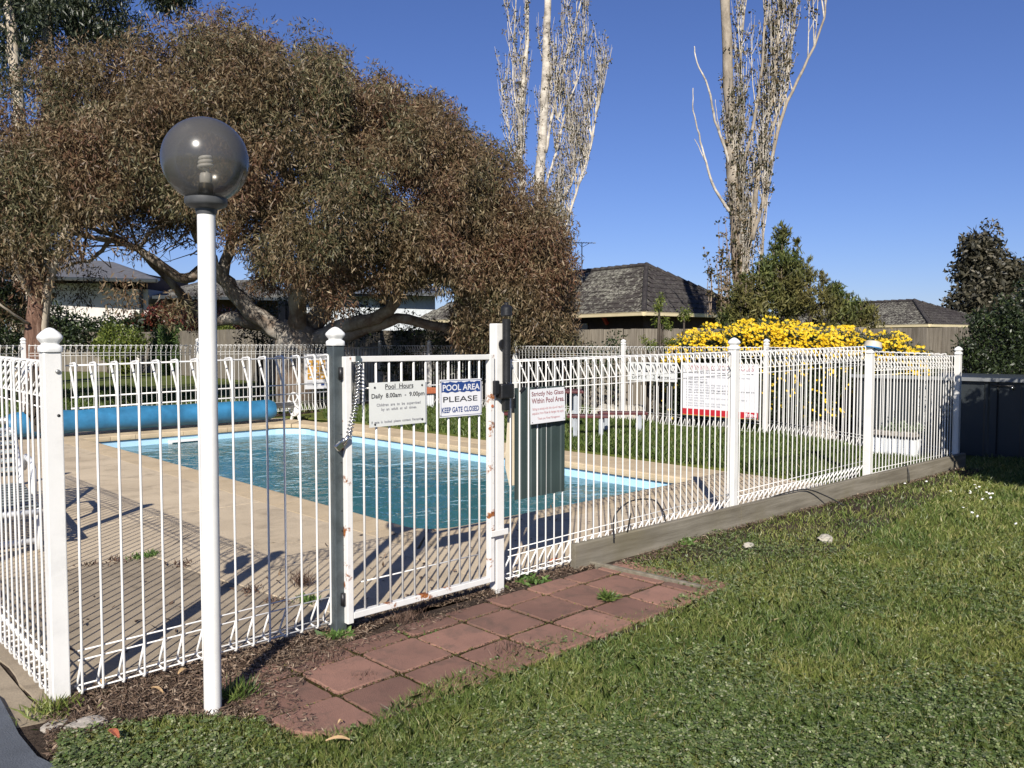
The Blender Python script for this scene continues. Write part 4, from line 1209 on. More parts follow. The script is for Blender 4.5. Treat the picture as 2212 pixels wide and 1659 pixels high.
# ------------------------------------------------------------------ paling fence
def fence_run(root, a, b_, z1, wd, th=0.018, z0=-0.02, jit=0.006, gap=0.004):
    a = Vector(a); b_ = Vector(b_); L = (b_-a).length; n_ = int(L/wd); d = (b_-a)/L
    ang = math.atan2(d.y, d.x)
    key = ('pal', round(wd,3), round(z1,3))
    if key not in bar_cache:
        m = MB(); m.box((gap/2,-th/2,0),(wd-gap/2,th/2,z1-z0)); bar_cache[key] = m.mesh('paling', M['paling'])
    for i in range(n_):
        p = a + d*wd*i
        o = link('paling', bar_cache[key], root, (p.x,p.y,z0+random.uniform(-jit*2,jit)))
        o.rotation_euler = (random.uniform(-0.008,0.008), random.uniform(-0.004,0.004), ang+random.uniform(-0.01,0.01))
    nr = Vector((-d.y, d.x))
    for z_ in (0.35, 1.45):
        m = MB(); q = nr*(-0.05)
        m.bar((a.x+nr.x*0.03,a.y+nr.y*0.03,z_),(b_.x+nr.x*0.03,b_.y+nr.y*0.03,z_),0.035,0.07); m.build('rail', M['paling'], root)
pf = empty('paling_fence', (10.7,9.5,0), 'grey weathered timber paling fence behind the yellow daisies and the big gum tree', 'fence', 'timber boundary fences')
A0 = pY(300,716,42.0); AM = pY(720,713,27.0); A1 = pY(1220,711,19.0); A2 = pY(1880,709,16.4); A3 = pY(2110,707,15.0); A4 = pY(2420,705,13.4)
fence_run(pf, A0[:2], AM[:2], 1.98, 0.165)
fence_run(pf, AM[:2], A1[:2], 1.81, 0.165)
fence_run(pf, A1[:2], A2[:2], 1.755, 0.155)
fence_run(pf, A2[:2], A4[:2], 1.735, 0.27, 0.02)
pf2 = empty('paling_fence', pY(100,740,25), 'distant timber fence glimpsed left of the lamp pole under dark shrubs', 'fence', 'timber boundary fences')
fence_run(pf2, pY(-150,716,42.5)[:2], pY(299,716,42.05)[:2], 2.0, 0.165)

# ------------------------------------------------------------------ houses
def house(root, K, yaw, Wd, Ln, ze, hip, pitch, tiles=None, rmat='roof_moss', wall='brick_dark', over=0.55, hipmat=None, gut='gutter', tile_w=0.33, tile_h=0.32, ridge_caps=True):
    """K: eave corner in plan nearest the camera; local x along the hip end (width Wd), local y along the long side"""
    cx = Vector((math.cos(yaw), math.sin(yaw), 0)); cy = Vector((-math.sin(yaw), math.cos(yaw), 0))
    K = Vector((K[0], K[1], 0))
    zr = ze + pitch*Wd/2
    def P(x, y, z_): return K + cx*x + cy*y + Vector((0,0,z_))
    o_ = over
    m = MB(); vs = [P(o_,o_,-0.2),P(Wd-o_,o_,-0.2),P(Wd-o_,Ln-o_,-0.2),P(o_,Ln-o_,-0.2)]
    vs += [v + Vector((0,0,ze+0.18)) for v in vs]
    m.add(vs, [(0,1,5,4),(1,2,6,5),(2,3,7,6),(3,0,4,7)]); m.build('wall', M[wall], root)
    m = MB(); m.add([P(0.02,0.02,ze-0.03),P(Wd-0.02,0.02,ze-0.03),P(Wd-0.02,Ln-0.02,ze-0.03),P(0.02,Ln-0.02,ze-0.03)], [(0,1,2,3)]); m.build('soffit', M['brick_dark'], root)
    a = [P(0,0,ze),P(Wd,0,ze),P(Wd,Ln,ze),P(0,Ln,ze)]; r0 = P(Wd/2,hip,zr); r1 = P(Wd/2,Ln-hip,zr)
    m = MB(); m.add([a[0],a[1],a[2],a[3],r0,r1], [(0,1,4),(1,2,5,4),(2,3,5),(3,0,4,5)])
    rf = m.build('roof', M[rmat], root)
    def gutter(p, q, out):
        m = MB(); o2 = Vector(out)
        prof = [(0,-0.12),(0.09,-0.11),(0.105,-0.02),(0.12,0.0),(0.10,0.008),(0.0,0.008)]
        n_ = len(prof)
        m.add([p + o2*x + Vector((0,0,z_)) for x, z_ in prof] + [q + o2*x + Vector((0,0,z_)) for x, z_ in prof],
              [tuple(range(n_)), tuple(range(2*n_-1,n_-1,-1))] + [(i, i+n_, (i+1)%n_+n_, (i+1)%n_) for i in range(n_)])
        m.build('gutter', M[gut], root)
    gutter(a[3], a[0], -cx); gutter(a[0], a[1], -cy)
    cnt = [0]
    if tiles:
        def facet(e0, e1, t0, t1, up_to, mat, budget):
            """tile courses on the facet between eave e0-e1 and top t0-t1"""
            L = (e1-e0).length; ex = (e1-e0)/L
            mid_t = (t0+t1)/2; rise = (mid_t - e0); rise = rise - ex*rise.dot(ex); S_ = rise.length; up = rise/S_
            n_ = ex.cross(up)
            if n_.z < 0: n_ = -n_
            l0 = (t0-e0).dot(ex); l1 = (t1-e0).dot(ex)
            key = ('tile', mat)
            if key not in bar_cache:
                tm = MB(); w2 = tile_w; h2 = tile_h*1.12; k = 8; vs = []
                for j, hh in ((0, 0.032), (1, 0.006)):
                    for i in range(k+1):
                        x = w2*i/k; vs.append((x, j*h2, hh + 0.014*math.cos(2*math.pi*i/k*2)))
                for i in range(k+1):
                    x = w2*i/k; vs.append((x, 0.0, 0.0))
                tm.add(vs, [(i,i+1,i+k+2,i+k+1) for i in range(k)] + [(i+2*(k+1),i+1+2*(k+1),i+1,i) for i in range(k)])
                bar_cache[key] = (tm.mesh('roof_tile', M[mat], False), tm)
            me, tmb = bar_cache[key]
            rest = MB()
            Mx = Matrix((ex, up, n_)).transposed()
            flipped = ex.cross(up).dot(n_) < 0
            for c in range(int(S_/tile_h)):
                s0 = c*tile_h
                xa = l0*(s0+tile_h*0.5)/S_; xb = L - (L-l1)*(s0+tile_h*0.5)/S_
                k = int((xb-xa)/tile_w)
                st = xa + ((xb-xa)-k*tile_w)/2
                for i in range(k):
                    o0 = e0 + ex*(st+i*tile_w) + up*s0 + n_*0.004
                    jit = Vector((random.uniform(-.004,.004), 0, random.uniform(-.003,.005)))
                    if cnt[0] < budget:
                        cnt[0] += 1
                        o = link('roof_tile', me, rf, o0)
                        o.rotation_euler = Mx.to_euler() if not flipped else Mx.to_euler()
                        o.delta_location = jit
                    else:
                        rest.add([o0 + Mx @ (Vector(v)+jit) for v in tmb.v], tmb.f)
            if rest.v:
                o = rest.build('roof_tile_rest', M[mat], root); o['kind'] = 'stuff'
        # eave order chosen so that ex x up points outwards
        facet(a[3], a[0], r1, r0, 1, rmat, tiles)
        facet(a[0], a[1], r0, r0, 1, hipmat or rmat, tiles + 80)
    if ridge_caps:
        def caps(p, q):
            L = (q-p).length; n_ = max(2, int(L/0.38)); d = (q-p)/L
            m = MB()
            for i in range(n_):
                s_ = p + d*L*i/n_; e_ = p + d*L*(i+1.06)/n_
                m.tube([s_ + Vector((0,0,0.02)), e_ + Vector((0,0,0.035))], [0.075,0.095], 8)
            m.build('ridge_capping', M[hipmat or rmat], root)
        caps(r0, r1); caps(a[0], r0); caps(a[1], r0)
    return P, zr

hA = empty('tiled_house', (20,17,0), 'low brown brick house with mossy tiled hip roof and cream gutter beyond the paling fence', 'house', 'houses beyond the fences')
PA, zrA = house(hA, (17.92,12.73), rad(-6), 6.0, 14.5, 2.42, 2.75, 0.61, tiles=300, rmat='roof_moss', hipmat='roof_dark')
for y_ in (2.2, 7.6):
    m = MB(); m.bar(PA(0.30,y_,2.36), PA(0.52,y_,2.08), 0.10, 0.10); m.build('bracket', M['red_trim'], hA)
for y_ in (3.2, 9.0):
    m = MB(); m.add([PA(0.53,y_,1.0),PA(0.53,y_+1.6,1.0),PA(0.53,y_+1.6,2.1),PA(0.53,y_,2.1)],[(0,3,2,1)]); wn = m.build('window', M['glass_dark'], hA)
    m = MB()
    for p, q in (((y_,1.0),(y_+1.6,1.0)),((y_,2.1),(y_+1.6,2.1)),((y_,1.0),(y_,2.1)),((y_+1.6,1.0),(y_+1.6,2.1)),((y_+.8,1.0),(y_+.8,2.1))):
        m.bar(PA(0.51,p[0],p[1]),PA(0.51,q[0],q[1]),0.05,0.05)
    m.build('window_frame', M['cream_plastic'], wn)
# rooftop antenna
an0 = pY(1257,590,31.5); an1 = pY(1257,524,31.5)
ant = empty('tv_antenna', an0, 'thin television antenna on a pole above the mossy roof', 'antenna')
m = MB(); m.tube([an0-Vector((0,0,0.4)), an1], 0.022, 6); m.build('mast', M['antenna'], ant)
bl = pY(1236,524,31.5); br = pY(1287,525,31.5)
m = MB(); m.tube([bl, br], 0.014, 5)
for i in range(9):
    c = bl.lerp(br, (i+0.3)/9); q = Vector((0.6,0.65,0)).normalized()*(0.34-0.02*i); m.tube([c-q, c+q], 0.008, 4)
m.build('boom', M['antenna'], ant)
m = MB(); m.tube([bl.lerp(br,0.25), an1-Vector((0,0,0.18)), bl.lerp(br,0.75)], 0.01, 4); m.build('brace', M['antenna'], ant)

hB = empty('tiled_house', pY(1990,700,39), 'far low house with a brown tiled hip roof right of the conifer', 'house', 'houses beyond the fences')
KB = pY(2008,703,37.5)
house(hB, KB[:2], rad(-10), 6.2, 12, 2.28, 2.6, 0.40, tiles=120, rmat='roof_moss', hipmat='roof_dark')

# two-storey rendered house on the left
hC = empty('rendered_house', pY(230,700,38), 'two storey house with a pale rendered wall and dark roof behind the left shrubs', 'house', 'houses beyond the fences')
def block(root, name, x0, x1, yb, yt, Y, depth, mat):
    a = pY(x0, yt, Y); b_ = pY(x1, yt, Y); zb = pY(x0, yb, Y).z
    fw = Vector((SA, CA, 0))
    m = MB(); P = [Vector((a.x,a.y,zb)),Vector((b_.x,b_.y,zb))]; P += [p + fw*depth for p in reversed(P)]
    zt = a.z
    m.add([(p.x,p.y,zb) for p in P] + [(p.x,p.y,zt) for p in P], [(3,2,1,0),(4,5,6,7),(0,1,5,4),(1,2,6,5),(2,3,7,6),(3,0,4,7)])
    return m.build(name, mat, root)
block(hC, 'lower_wall', 60, 320, 830, 625, 60, 10, M['render_wall'])
block(hC, 'wall', 60, 237, 624.9, 612, 60.0, 0.5, M['render_wall'])
block(hC, 'upper_wall', 60, 316, 626, 592, 62, 8, M['brick_dark'])
wv = block(hC, 'window', 240, 300, 621, 603, 61.9, 0.05, M['glass_dark'])
block(hC, 'downpipe', 300, 306, 720, 606, 59.8, 0.1, M['black'])
# roof: a shallow hip
rp = [pY(0,596,57.5), pY(338,604,57.0), pY(345,601,68), pY(0,596,73)]
ra, rb_ = pY(60,548,65), pY(245,566,65)
m = MB(); m.add([*rp, ra, rb_], [(0,1,5,4),(1,2,5),(2,3,4,5),(3,0,4),(3,2,1,0)]); m.build('roof', M['roof_slate'], hC)
m = MB(); m.tube([rp[0]-Vector((0,0,.08)), rp[1]-Vector((0,0,.08))], 0.13, 6); m.build('gutter', M['shed'], hC)
m = MB(); m.tube([rp[1]-Vector((0,0,.08)), rp[2]-Vector((0,0,.08))], 0.13, 6); m.build('gutter', M['shed'], hC)
hD = empty('tiled_house', pY(420,650,40), 'brown tiled house roof peeping out behind the lamp pole', 'house', 'houses beyond the fences')
dp = [pY(330,640,58), pY(620,644,56), pY(640,634,70), pY(330,634,70)]
da, db = pY(440,606,64), pY(560,604,64)
m = MB(); m.add([*dp, da, db], [(0,1,5,4),(1,2,5),(2,3,4,5),(3,0,4),(3,2,1,0)]); m.build('roof', M['roof_moss'], hD)
block(hD, 'wall', 345, 600, 760, 645, 59.5, 8, M['brick_dark'])
m = MB(); m.bar(pY(330,642,57.9), pY(620,646,55.9), 0.16, 0.2); m.build('gutter', M['shed'], hD)
hE = empty('metal_roofed_house', pY(770,660,42), 'grey metal roofed house with white ribbed walls seen through the gum branches', 'house', 'houses beyond the fences')
ep = [pY(640,630,40), pY(960,640,40), pY(960,625,48), pY(640,622,48)]
ea, eb = pY(700,596,44), pY(880,606,44)
m = MB(); m.add([*ep, ea, eb], [(0,1,5,4),(1,2,5),(2,3,4,5),(3,0,4),(3,2,1,0)]); m.build('roof', M['roof_metal'], hE)
a = pY(655,640,41); b_ = pY(940,645,41)
rib_wall(a[:2], b_[:2], Vector((-SA,-CA)), 0, a.z+0.05, hE, M['pale_grey'], 'wall', 0.5)
for x0, x1 in ((690,715),(820,850)):
    block(hE, 'window', x0, x1, 690, 650, 40.9, 0.03, M['glass_dark'])
block(hE, 'dark_fascia', 645, 955, 640, 632, 40.2, 0.05, M['shed'])

# ------------------------------------------------------------------ foliage
def leaves(name, C_, n_, rad_, Ln, Wd, mat, parent, droop=0.3, seed=0, spread=None, up=False, flatten=1.0):
    """n_ leaves scattered round each centre of C_ (N,3)"""
    r = np.random.default_rng(seed)
    C_ = np.asarray(C_, float)
    N = len(C_)*n_
    c = np.repeat(C_, n_, 0)
    rr = np.repeat(np.asarray(rad_, float)*np.ones(len(C_)), n_)
    d = r.normal(size=(N,3)); d /= np.linalg.norm(d, axis=1)[:,None]
    off = d * (r.random(N)**0.5)[:,None] * rr[:,None]
    off[:,2] *= flatten
    p = c + off
    ax = r.normal(size=(N,3)) * 0.75 + d*0.5
    ax[:,2] += (droop if up else -droop)*1.6
    ax /= np.linalg.norm(ax, axis=1)[:,None]
    s_ = np.cross(ax, r.normal(size=(N,3))); s_ /= np.linalg.norm(s_, axis=1)[:,None]
    L = Ln*(0.6+0.8*r.random(N)); W_ = Wd*(0.7+0.6*r.random(N))
    a0 = p - ax*L[:,None]/2; a2 = p + ax*L[:,None]/2
    mid = p - ax*(L*0.08)[:,None]
    V = np.stack([a0, mid + s_*W_[:,None]/2, a2, mid - s_*W_[:,None]/2], 1).reshape(-1,3)
    return npmesh(name, V, N, 4, mat, parent, at=tuple(wloc(parent)) if parent else (0,0,0))

def bumpy(p, sc, amp):
    return amp * mnoise.noise(Vector(p)*sc)

FW = Vector((SA, CA, 0)); RT = Vector((CA, -SA, 0)); UP = Vector((0,0,1))
def cam_frame(X, Y, z_):             # across, away, height above ground
    return Vector((CAM.x, CAM.y, 0)) + RT*X + FW*Y + UP*z_

def limb(m, pts, r0, r1, n=10, wig=0.04, sub=4):
    P = [Vector(p) for p in pts]; out = []
    k = len(P)
    for i in range(k-1):
        p0 = P[max(0,i-1)]; p1 = P[i]; p2 = P[i+1]; p3 = P[min(k-1,i+2)]
        for j in range(sub):
            t_ = j/sub
            q = 0.5*((2*p1) + (-p0+p2)*t_ + (2*p0-5*p1+4*p2-p3)*t_**2 + (-p0+3*p1-3*p2+p3)*t_**3)
            out.append(q + Vector((random.uniform(-wig,wig) for _ in range(3))))
    out.append(P[-1])
    L = len(out)
    R_ = [(r0 + (r1-r0)*(i/(L-1))**0.8)*(1+random.uniform(-.06,.06)) for i in range(L)]
    m.tube(out, R_, n)
    return out

# big gum -----------------------------------------------------------
gum = empty('gum_tree', pY(650,880,18.8), 'huge spreading gum tree with a domed olive and rust brown crown behind the pool', 'tree', 'gum trees')
tr_ = MB()
def px_pts(lst): return [pY(x, y, Y) for x, y, Y in lst]
base = px_pts([(645,890,18.8),(640,800,18.8),(640,735,18.8),(650,700,18.8)])
tr_.tube(base, [0.52,0.46,0.46,0.36], 16)
limbs = [
 ([(640,735,18.8),(590,705,18.6),(530,660,18.4),(480,600,18.2),(455,560,18),(420,490,17.6),(385,430,17.4),(330,390,17.2)], 0.25, 0.06),
 ([(600,715,18.7),(520,690,18.9),(455,690,19.0),(405,650,19.2),(360,600,19.3),(300,540,19.3),(220,500,19.2),(120,480,19)], 0.19, 0.035),
 ([(455,570,18),(400,600,17.6),(350,570,17.2),(300,540,17),(240,520,16.8),(170,505,16.6),(110,480,16.4)], 0.13, 0.03),
 ([(650,720,18.7),(640,660,18.3),(652,600,18),(655,520,17.8),(640,430,17.6),(600,340,17.6)], 0.24, 0.07),
 ([(660,730,18.9),(700,660,19.2),(720,600,19.4),(735,520,19.6),(770,430,19.8),(800,340,19.8)], 0.28, 0.07),
 ([(680,735,18.8),(740,705,18.5),(800,690,18.2),(850,660,18),(870,610,17.8),(915,560,17.6),(970,500,17.4),(1020,430,17.4)], 0.20, 0.06),
 ([(690,738,18.8),(770,715,18.6),(860,690,18.4),(940,705,18.3),(1010,720,18.2),(1070,700,18.1),(1110,660,18)], 0.18, 0.04),
 ([(720,640,19.2),(800,610,19.6),(880,620,20),(960,600,20.3),(1050,560,20.4)], 0.13, 0.03),
 ([(420,490,17.6),(440,420,17.4),(430,350,17.2),(450,280,17.2)], 0.12, 0.03),
 ([(735,520,19.6),(700,430,19.4),(690,330,19.2),(720,240,19)], 0.14, 0.04),
 ([(480,600,18.2),(500,520,18.4),(540,430,18.6),(520,330,18.6)], 0.15, 0.04),
 ([(300,540,17),(330,500,16.8),(400,470,16.6),(470,480,16.6)], 0.05, 0.015),
 ([(240,520,16.8),(200,560,16.7),(150,570,16.6),(90,600,16.6)], 0.045, 0.015),
]
ends = []
for l, r0, r1 in limbs:
    o_ = limb(tr_, px_pts(l), r0, r1, 10, 0.03)
    ends += o_[len(o_)//2:]
tr_.build('trunk', M['bark_gum'], gum, True)
gc = cam_frame(-5.85, 19.0, 2.1); AXR, AYR, AZR = 7.2, 5.2, 6.6
OX = [-300,-40,0,60,110,160,230,290,330,400,470,540,600,700,780,880,960,1010,1060,1120,1160,1200,1225,1240]
OY = [180,210,205,160,115,100,88,95,62,42,40,45,62,85,135,190,205,255,300,345,400,440,500,560]
cents = []; rr = np.random.default_rng(11)
tries = 0
while len(cents) < 1650 and tries < 60000:
    tries += 1
    d = rr.normal(size=3); d /= np.linalg.norm(d)
    if d[2] < -0.12: continue
    s_ = rr.uniform(0.70, 1.0)
    X, Y, Z = d[0]*AXR, d[1]*AYR, d[2]*AZR
    bmp = 1 + 0.10*mnoise.noise(Vector((d[0]*3, d[1]*3, d[2]*3))) + 0.05*mnoise.noise(Vector((d[0]*8, d[1]*8, d[2]*8)))
    # the dome sinks to the right and stays full to the left
    if d[0] < -0.35: Z *= 1 - 0.35*min(1, (-d[0]-0.35)/0.6)
    p = Vector((X, Y, Z))*s_*bmp
    w_ = cam_frame(-5.85 + p.x, 19.0 + p.y, 2.1 + p.z)
    xx = -5.85 + p.x; zz = 2.1 + p.z
    px = 1106 + xx/(19+p.y)*1786; py = 740 - (zz-1.45)/(19+p.y)*1786
    if py < np.interp(px, OX, OY) + 34 and px > -40: continue
    if px > 1222 + 8*mnoise.noise(Vector((0, py*0.03, 0))): continue
    gap = (90 < px < 560 and py > 470) or (555 < px < 1000 and py > 615) or (80 < px < 300 and py > 500) or (px < 300 and py > 560)
    if gap and rr.random() < 0.93: continue
    if px > 1000 and py > 745: continue
    if py > 700 and px < 1000: continue
    if mnoise.noise(Vector((d[0]*6+3, d[1]*6, d[2]*6))) < -0.18 and rr.random() < 0.75: continue
    cents.append(w_)
cents = np.array(cents)
# hanging curtain of leaves on the right and over the branches
ex = []
for _ in range(130):
    x = rr.uniform(1000, 1222); y = rr.uniform(480, 745); Y = rr.uniform(16.2, 18.5); ex.append(pY(x, y, Y))
for _ in range(75):
    x = rr.uniform(560, 1000); y = rr.uniform(500, 620); Y = rr.uniform(15.6, 18); ex.append(pY(x, y, Y))
for _ in range(45):
    x = rr.uniform(40, 420); y = rr.uniform(330, 470) ; Y = rr.uniform(15.5, 18); ex.append(pY(x, y, Y))
for _ in range(16):
    x = rr.uniform(330, 560); y = rr.uniform(470, 520) ; Y = rr.uniform(16, 18); ex.append(pY(x, y, Y))
for _ in range(30):
    x = rr.uniform(990, 1215); y = rr.uniform(690, 745); Y = rr.uniform(16.5, 18); ex.append(pY(x, y, Y))
lv = leaves('crown', np.vstack([cents, np.array(ex)]), 330, 0.42, 0.115, 0.024, M['leaf_gum'], gum, 0.55, 3)
lv['kind'] = 'stuff'
# ragged sprigs on the outline
sp = []
for _ in range(1500):
    a = rr.uniform(-0.15, math.pi+0.1); b_ = rr.uniform(-0.5, 0.5)
    d = Vector((math.cos(a), b_, abs(math.sin(a)))).normalized()
    bmp = 1.0 + 0.10*mnoise.noise(Vector((d[0]*3, d[1]*3, d[2]*3))) + rr.uniform(0.02, 0.08)
    X, Y, Z = d.x*AXR*bmp, d.y*AYR*bmp, d.z*AZR*bmp
    X0_ = -5.85+X; px = 1106 + X0_/(19+Y)*1786; py = 740-(2.1+Z-1.45)/(19+Y)*1786
    if py < np.interp(px, OX, OY) - 8 or px > 1240: continue
    sp.append(cam_frame(-5.85+X, 19+Y, 2.1+Z))
leaves('outer_sprigs', np.array(sp), 22, 0.22, 0.12, 0.024, M['leaf_gum'], gum, 0.2, 4, up=True)['kind'] = 'stuff'
# fine twigs through the crown and in the gaps
tw = MB()
for _ in range(260):
    s0 = Vector(ends[random.randrange(len(ends))])
    tgt = Vector(cents[random.randrange(len(cents))])
    if (tgt-s0).length > 3.2: continue
    mid = s0.lerp(tgt, 0.5) + Vector((random.uniform(-.3,.3),random.uniform(-.3,.3),random.uniform(-.2,.3)))
    tw.tube([s0, mid, tgt], [0.028,0.018,0.008], 5)
for _ in range(90):
    a = pY(random.uniform(120,560), random.uniform(470,560), random.uniform(16.5,18.5))
    q = [a]
    for k in range(3): q.append(q[-1] + Vector((random.uniform(-.5,.3),random.uniform(-.3,.3),random.uniform(-.28,.22))))
    tw.tube(q, [0.016,0.012,0.008,0.005], 4)
tw.build('twigs', M['twig'], gum)['kind'] = 'stuff'

# left gum with stringy bark ----------------------------------------
lg = empty('gum_tree', pY(80,900,15.5), 'gum tree trunk with stringy red brown bark at the left edge behind the fence', 'tree', 'gum trees')
m = MB(); c0 = px_pts([(72,910,15.5),(74,800,15.5),(78,700,15.5),(82,650,15.4),(70,560,15.3),(30,450,15.2),(-20,350,15)])
m.tube(c0, [0.24,0.20,0.18,0.16,0.12,0.09,0.05], 14)
m.build('trunk', M['bark_string'], lg, True)
m = MB(); m.tube(px_pts([(94,910,15.6),(93,800,15.55),(92,700,15.5),(100,640,15.4),(120,560,15.2),(150,470,15)]), [0.12,0.11,0.10,0.085,0.06,0.03], 12); m.build('stem', M['bark_smooth'], lg, True)
m = MB(); 
for l, r0, r1 in (([(70,640,15.3),(40,590,14.9),(20,520,14.8),(10,470,14.8)],0.05,0.02), ([(60,700,15.3),(20,670,14.8),(-20,640,14.6)],0.03,0.015), ([(90,600,15.2),(60,540,15),(30,490,15)],0.04,0.02)):
    limb(m, px_pts(l), r0, r1, 6, 0.02)
m.build('limbs', M['bark_smooth'], lg, True)
cl = []
for _ in range(210):
    x = rr.uniform(-80, 250); y = rr.uniform(250, 690) if x > 120 else rr.uniform(330, 640)
    if x > 170 and y > 470: continue
    if x > 105 and y > 560: continue
    if x < 60 and y > 560 and rr.random() < 0.7: continue
    cl.append(pY(x, y, rr.uniform(14.3, 16.4)))
leaves('crown', np.array(cl), 110, 0.36, 0.12, 0.024, M['leaf_gum'], lg, 0.6, 5)['kind'] = 'stuff'

# tall gums, top left ----------------------------------------------
def tall_gum(trunk, r0, r1, clumps, label, seed, mat='bark_smooth', n_=90):
    root = empty('tall_gum_tree', Vector((pY(*trunk[-1]).x, pY(*trunk[-1]).y, 0)), label, 'tree', 'gum trees')
    m = MB(); pts = px_pts(trunk); g0 = pts[-1].copy(); g0.z = 0; pts.append(g0)
    P = list(reversed(pts)); limb(m, P, r0, r1, 10, 0.03)
    for x, y, rx in clumps:
        e = pY(x, y, trunk[0][2]); s_ = P[min(range(len(P)), key=lambda i: (P[i]-e).length)]
        limb(m, [s_, s_.lerp(e,0.5)+Vector((0,0,0.4)), e], 0.10, 0.03, 6, 0.05)
    m.build('trunk', M[mat], root, True)
    r = np.random.default_rng(seed); C_ = []
    for x, y, rx in clumps:
        c = pY(x, y, trunk[0][2])
        for _ in range(16):
            d = r.normal(size=3)*rx*0.5; C_.append(np.array(c)+d)
    leaves('crown', np.array(C_), n_, 0.55, 0.22, 0.05, M['leaf_dark'], root, 0.7, seed)['kind'] = 'stuff'
tall_gum([(95,-140,30),(100,0,30),(105,120,30),(104,240,30),(84,420,30),(70,640,30)], 0.34, 0.16, [(20,20,1.4),(60,60,1.5),(120,-40,1.6),(20,-60,1.8),(70,120,1.4),(150,40,0.9),(100,-150,2.4)], 'tall gum with a dark crown and the thickest pale trunk at the top left', 21)
tall_gum([(165,-140,31),(162,0,31),(158,50,31),(152,160,31),(112,400,31),(84,640,31)], 0.24, 0.12, [(200,60,0.9),(230,95,1.3),(255,75,0.9),(180,10,0.8),(210,-70,1.6),(240,-30,0.8),(348,-6,0.42),(378,-12,0.45),(330,-40,0.8)], 'slim tall gum with a forked cream trunk right of the thick one', 22)
tall_gum([(10,-140,28),(18,0,28),(28,100,28),(40,240,28),(40,640,28)], 0.24, 0.13, [(-20,60,1.6),(10,150,1.0),(-30,-30,2.0),(60,20,0.9)], 'tall gum leaning at the left edge with a dark leafy crown', 23)
tall_gum([(345,-330,31),(340,-240,31),(330,-160,31),(300,-100,31)], 0.1, 0.05, [(350,-5,0.7),(330,-50,1.2),(370,-30,0.8)], 'end of a leafy gum bough hanging in at the top left', 24) if False else None

# poplars ------------------------------------------------------------
def poplar(label, stems, nwhip, zr_, r_, seed, bark, Y0, leafn, spread=0.9, group='bare poplars'):
    root = empty('poplar_tree', Vector((pY(*stems[0][0][0]).x, pY(*stems[0][0][0]).y, 0)), label, 'tree', group)
    r = random.Random(seed); m = MB(); tips = []
    tw_ = MB()
    for st_ in stems:
        pts, r0, r1 = st_[:3]; wf, kmax = (st_[3], st_[4]) if len(st_) > 3 else (1.0, 1.0)
        P = px_pts(pts)
        o_ = limb(m, P, r0, r1, 10, 0.02)
        n_ = int(len(o_)*nwhip*wf)
        for _ in range(n_):
            k = r.randrange(1, max(2, int(len(o_)*kmax))); s_ = Vector(o_[k])
            an = r.uniform(0, 2*math.pi); out = r.uniform(0.15, 0.5)*spread; h_ = r.uniform(1.0, 2.6)
            d = Vector((math.cos(an), math.sin(an), 0))
            q = [s_, s_ + d*out*0.6 + UP*h_*0.25, s_ + d*out*0.95 + UP*h_*0.6, s_ + d*out*1.05 + UP*h_]
            tw_.tube(q, [0.019,0.013,0.009,0.004], 5)
            for _k in range(5):
                b0 = q[1].lerp(q[3], r.uniform(0, 0.8)); an2 = r.uniform(0, 6.28); d2 = Vector((math.cos(an2), math.sin(an2), 0))
                q2 = [b0, b0 + d2*0.12 + UP*0.25, b0 + d2*0.2 + UP*r.uniform(0.5, 0.9)]
                tw_.tube(q2, [0.010,0.007,0.004], 4)
                for j in range(2): tips.append(q2[1].lerp(q2[2], r.uniform(-0.5, 1)))
            for j in range(5): tips.append(q[1].lerp(q[3], r.random()))
    m.build('trunk', M[bark], root, True)
    tw_.build('twigs', M['bark_poplar'], root)['kind'] = 'stuff'
    T_ = np.array([tuple(t) for t in tips])
    leaves('crown', T_, leafn, 0.11, 0.065, 0.05, M['leaf_poplar'], root, 0.1, seed)['kind'] = 'stuff'
    return root
poplar('tall pale trunked poplar with thin brown twigs rising behind the big gum crown', [
 ([(1175,740,27),(1172,600,27),(1165,400,27),(1175,250,27),(1180,100,27),(1185,-60,27),(1190,-200,27)], 0.22, 0.09),
 ([(1140,480,27),(1128,400,27),(1122,300,27),(1130,180,27),(1140,60,27),(1135,-80,27)], 0.11, 0.05),
 ([(1168,600,27),(1185,500,27),(1200,450,27),(1240,380,27),(1235,300,27),(1200,250,27)], 0.06, 0.02, 2.5, 1.0),
 ([(1178,640,27),(1210,560,27),(1225,480,27),(1250,400,27),(1280,300,27),(1290,220,27),(1300,190,27)], 0.07, 0.015, 3.0, 0.85),
 ([(1170,430,27),(1200,330,27),(1225,230,27),(1255,150,27),(1262,60,27)], 0.055, 0.015),
 ([(1178,330,27),(1195,240,27),(1215,150,27),(1240,60,27),(1260,-20,27)], 0.055, 0.02),
 ([(1140,400,27),(1110,350,27),(1098,280,27),(1090,205,27)], 0.035, 0.008),
 ([(1132,330,27),(1120,250,27),(1108,170,27),(1112,60,27),(1115,-40,27)], 0.04, 0.012)],
 0.85, 0, 0, 31, 'bark_poplar', 27, 4, 0.75)
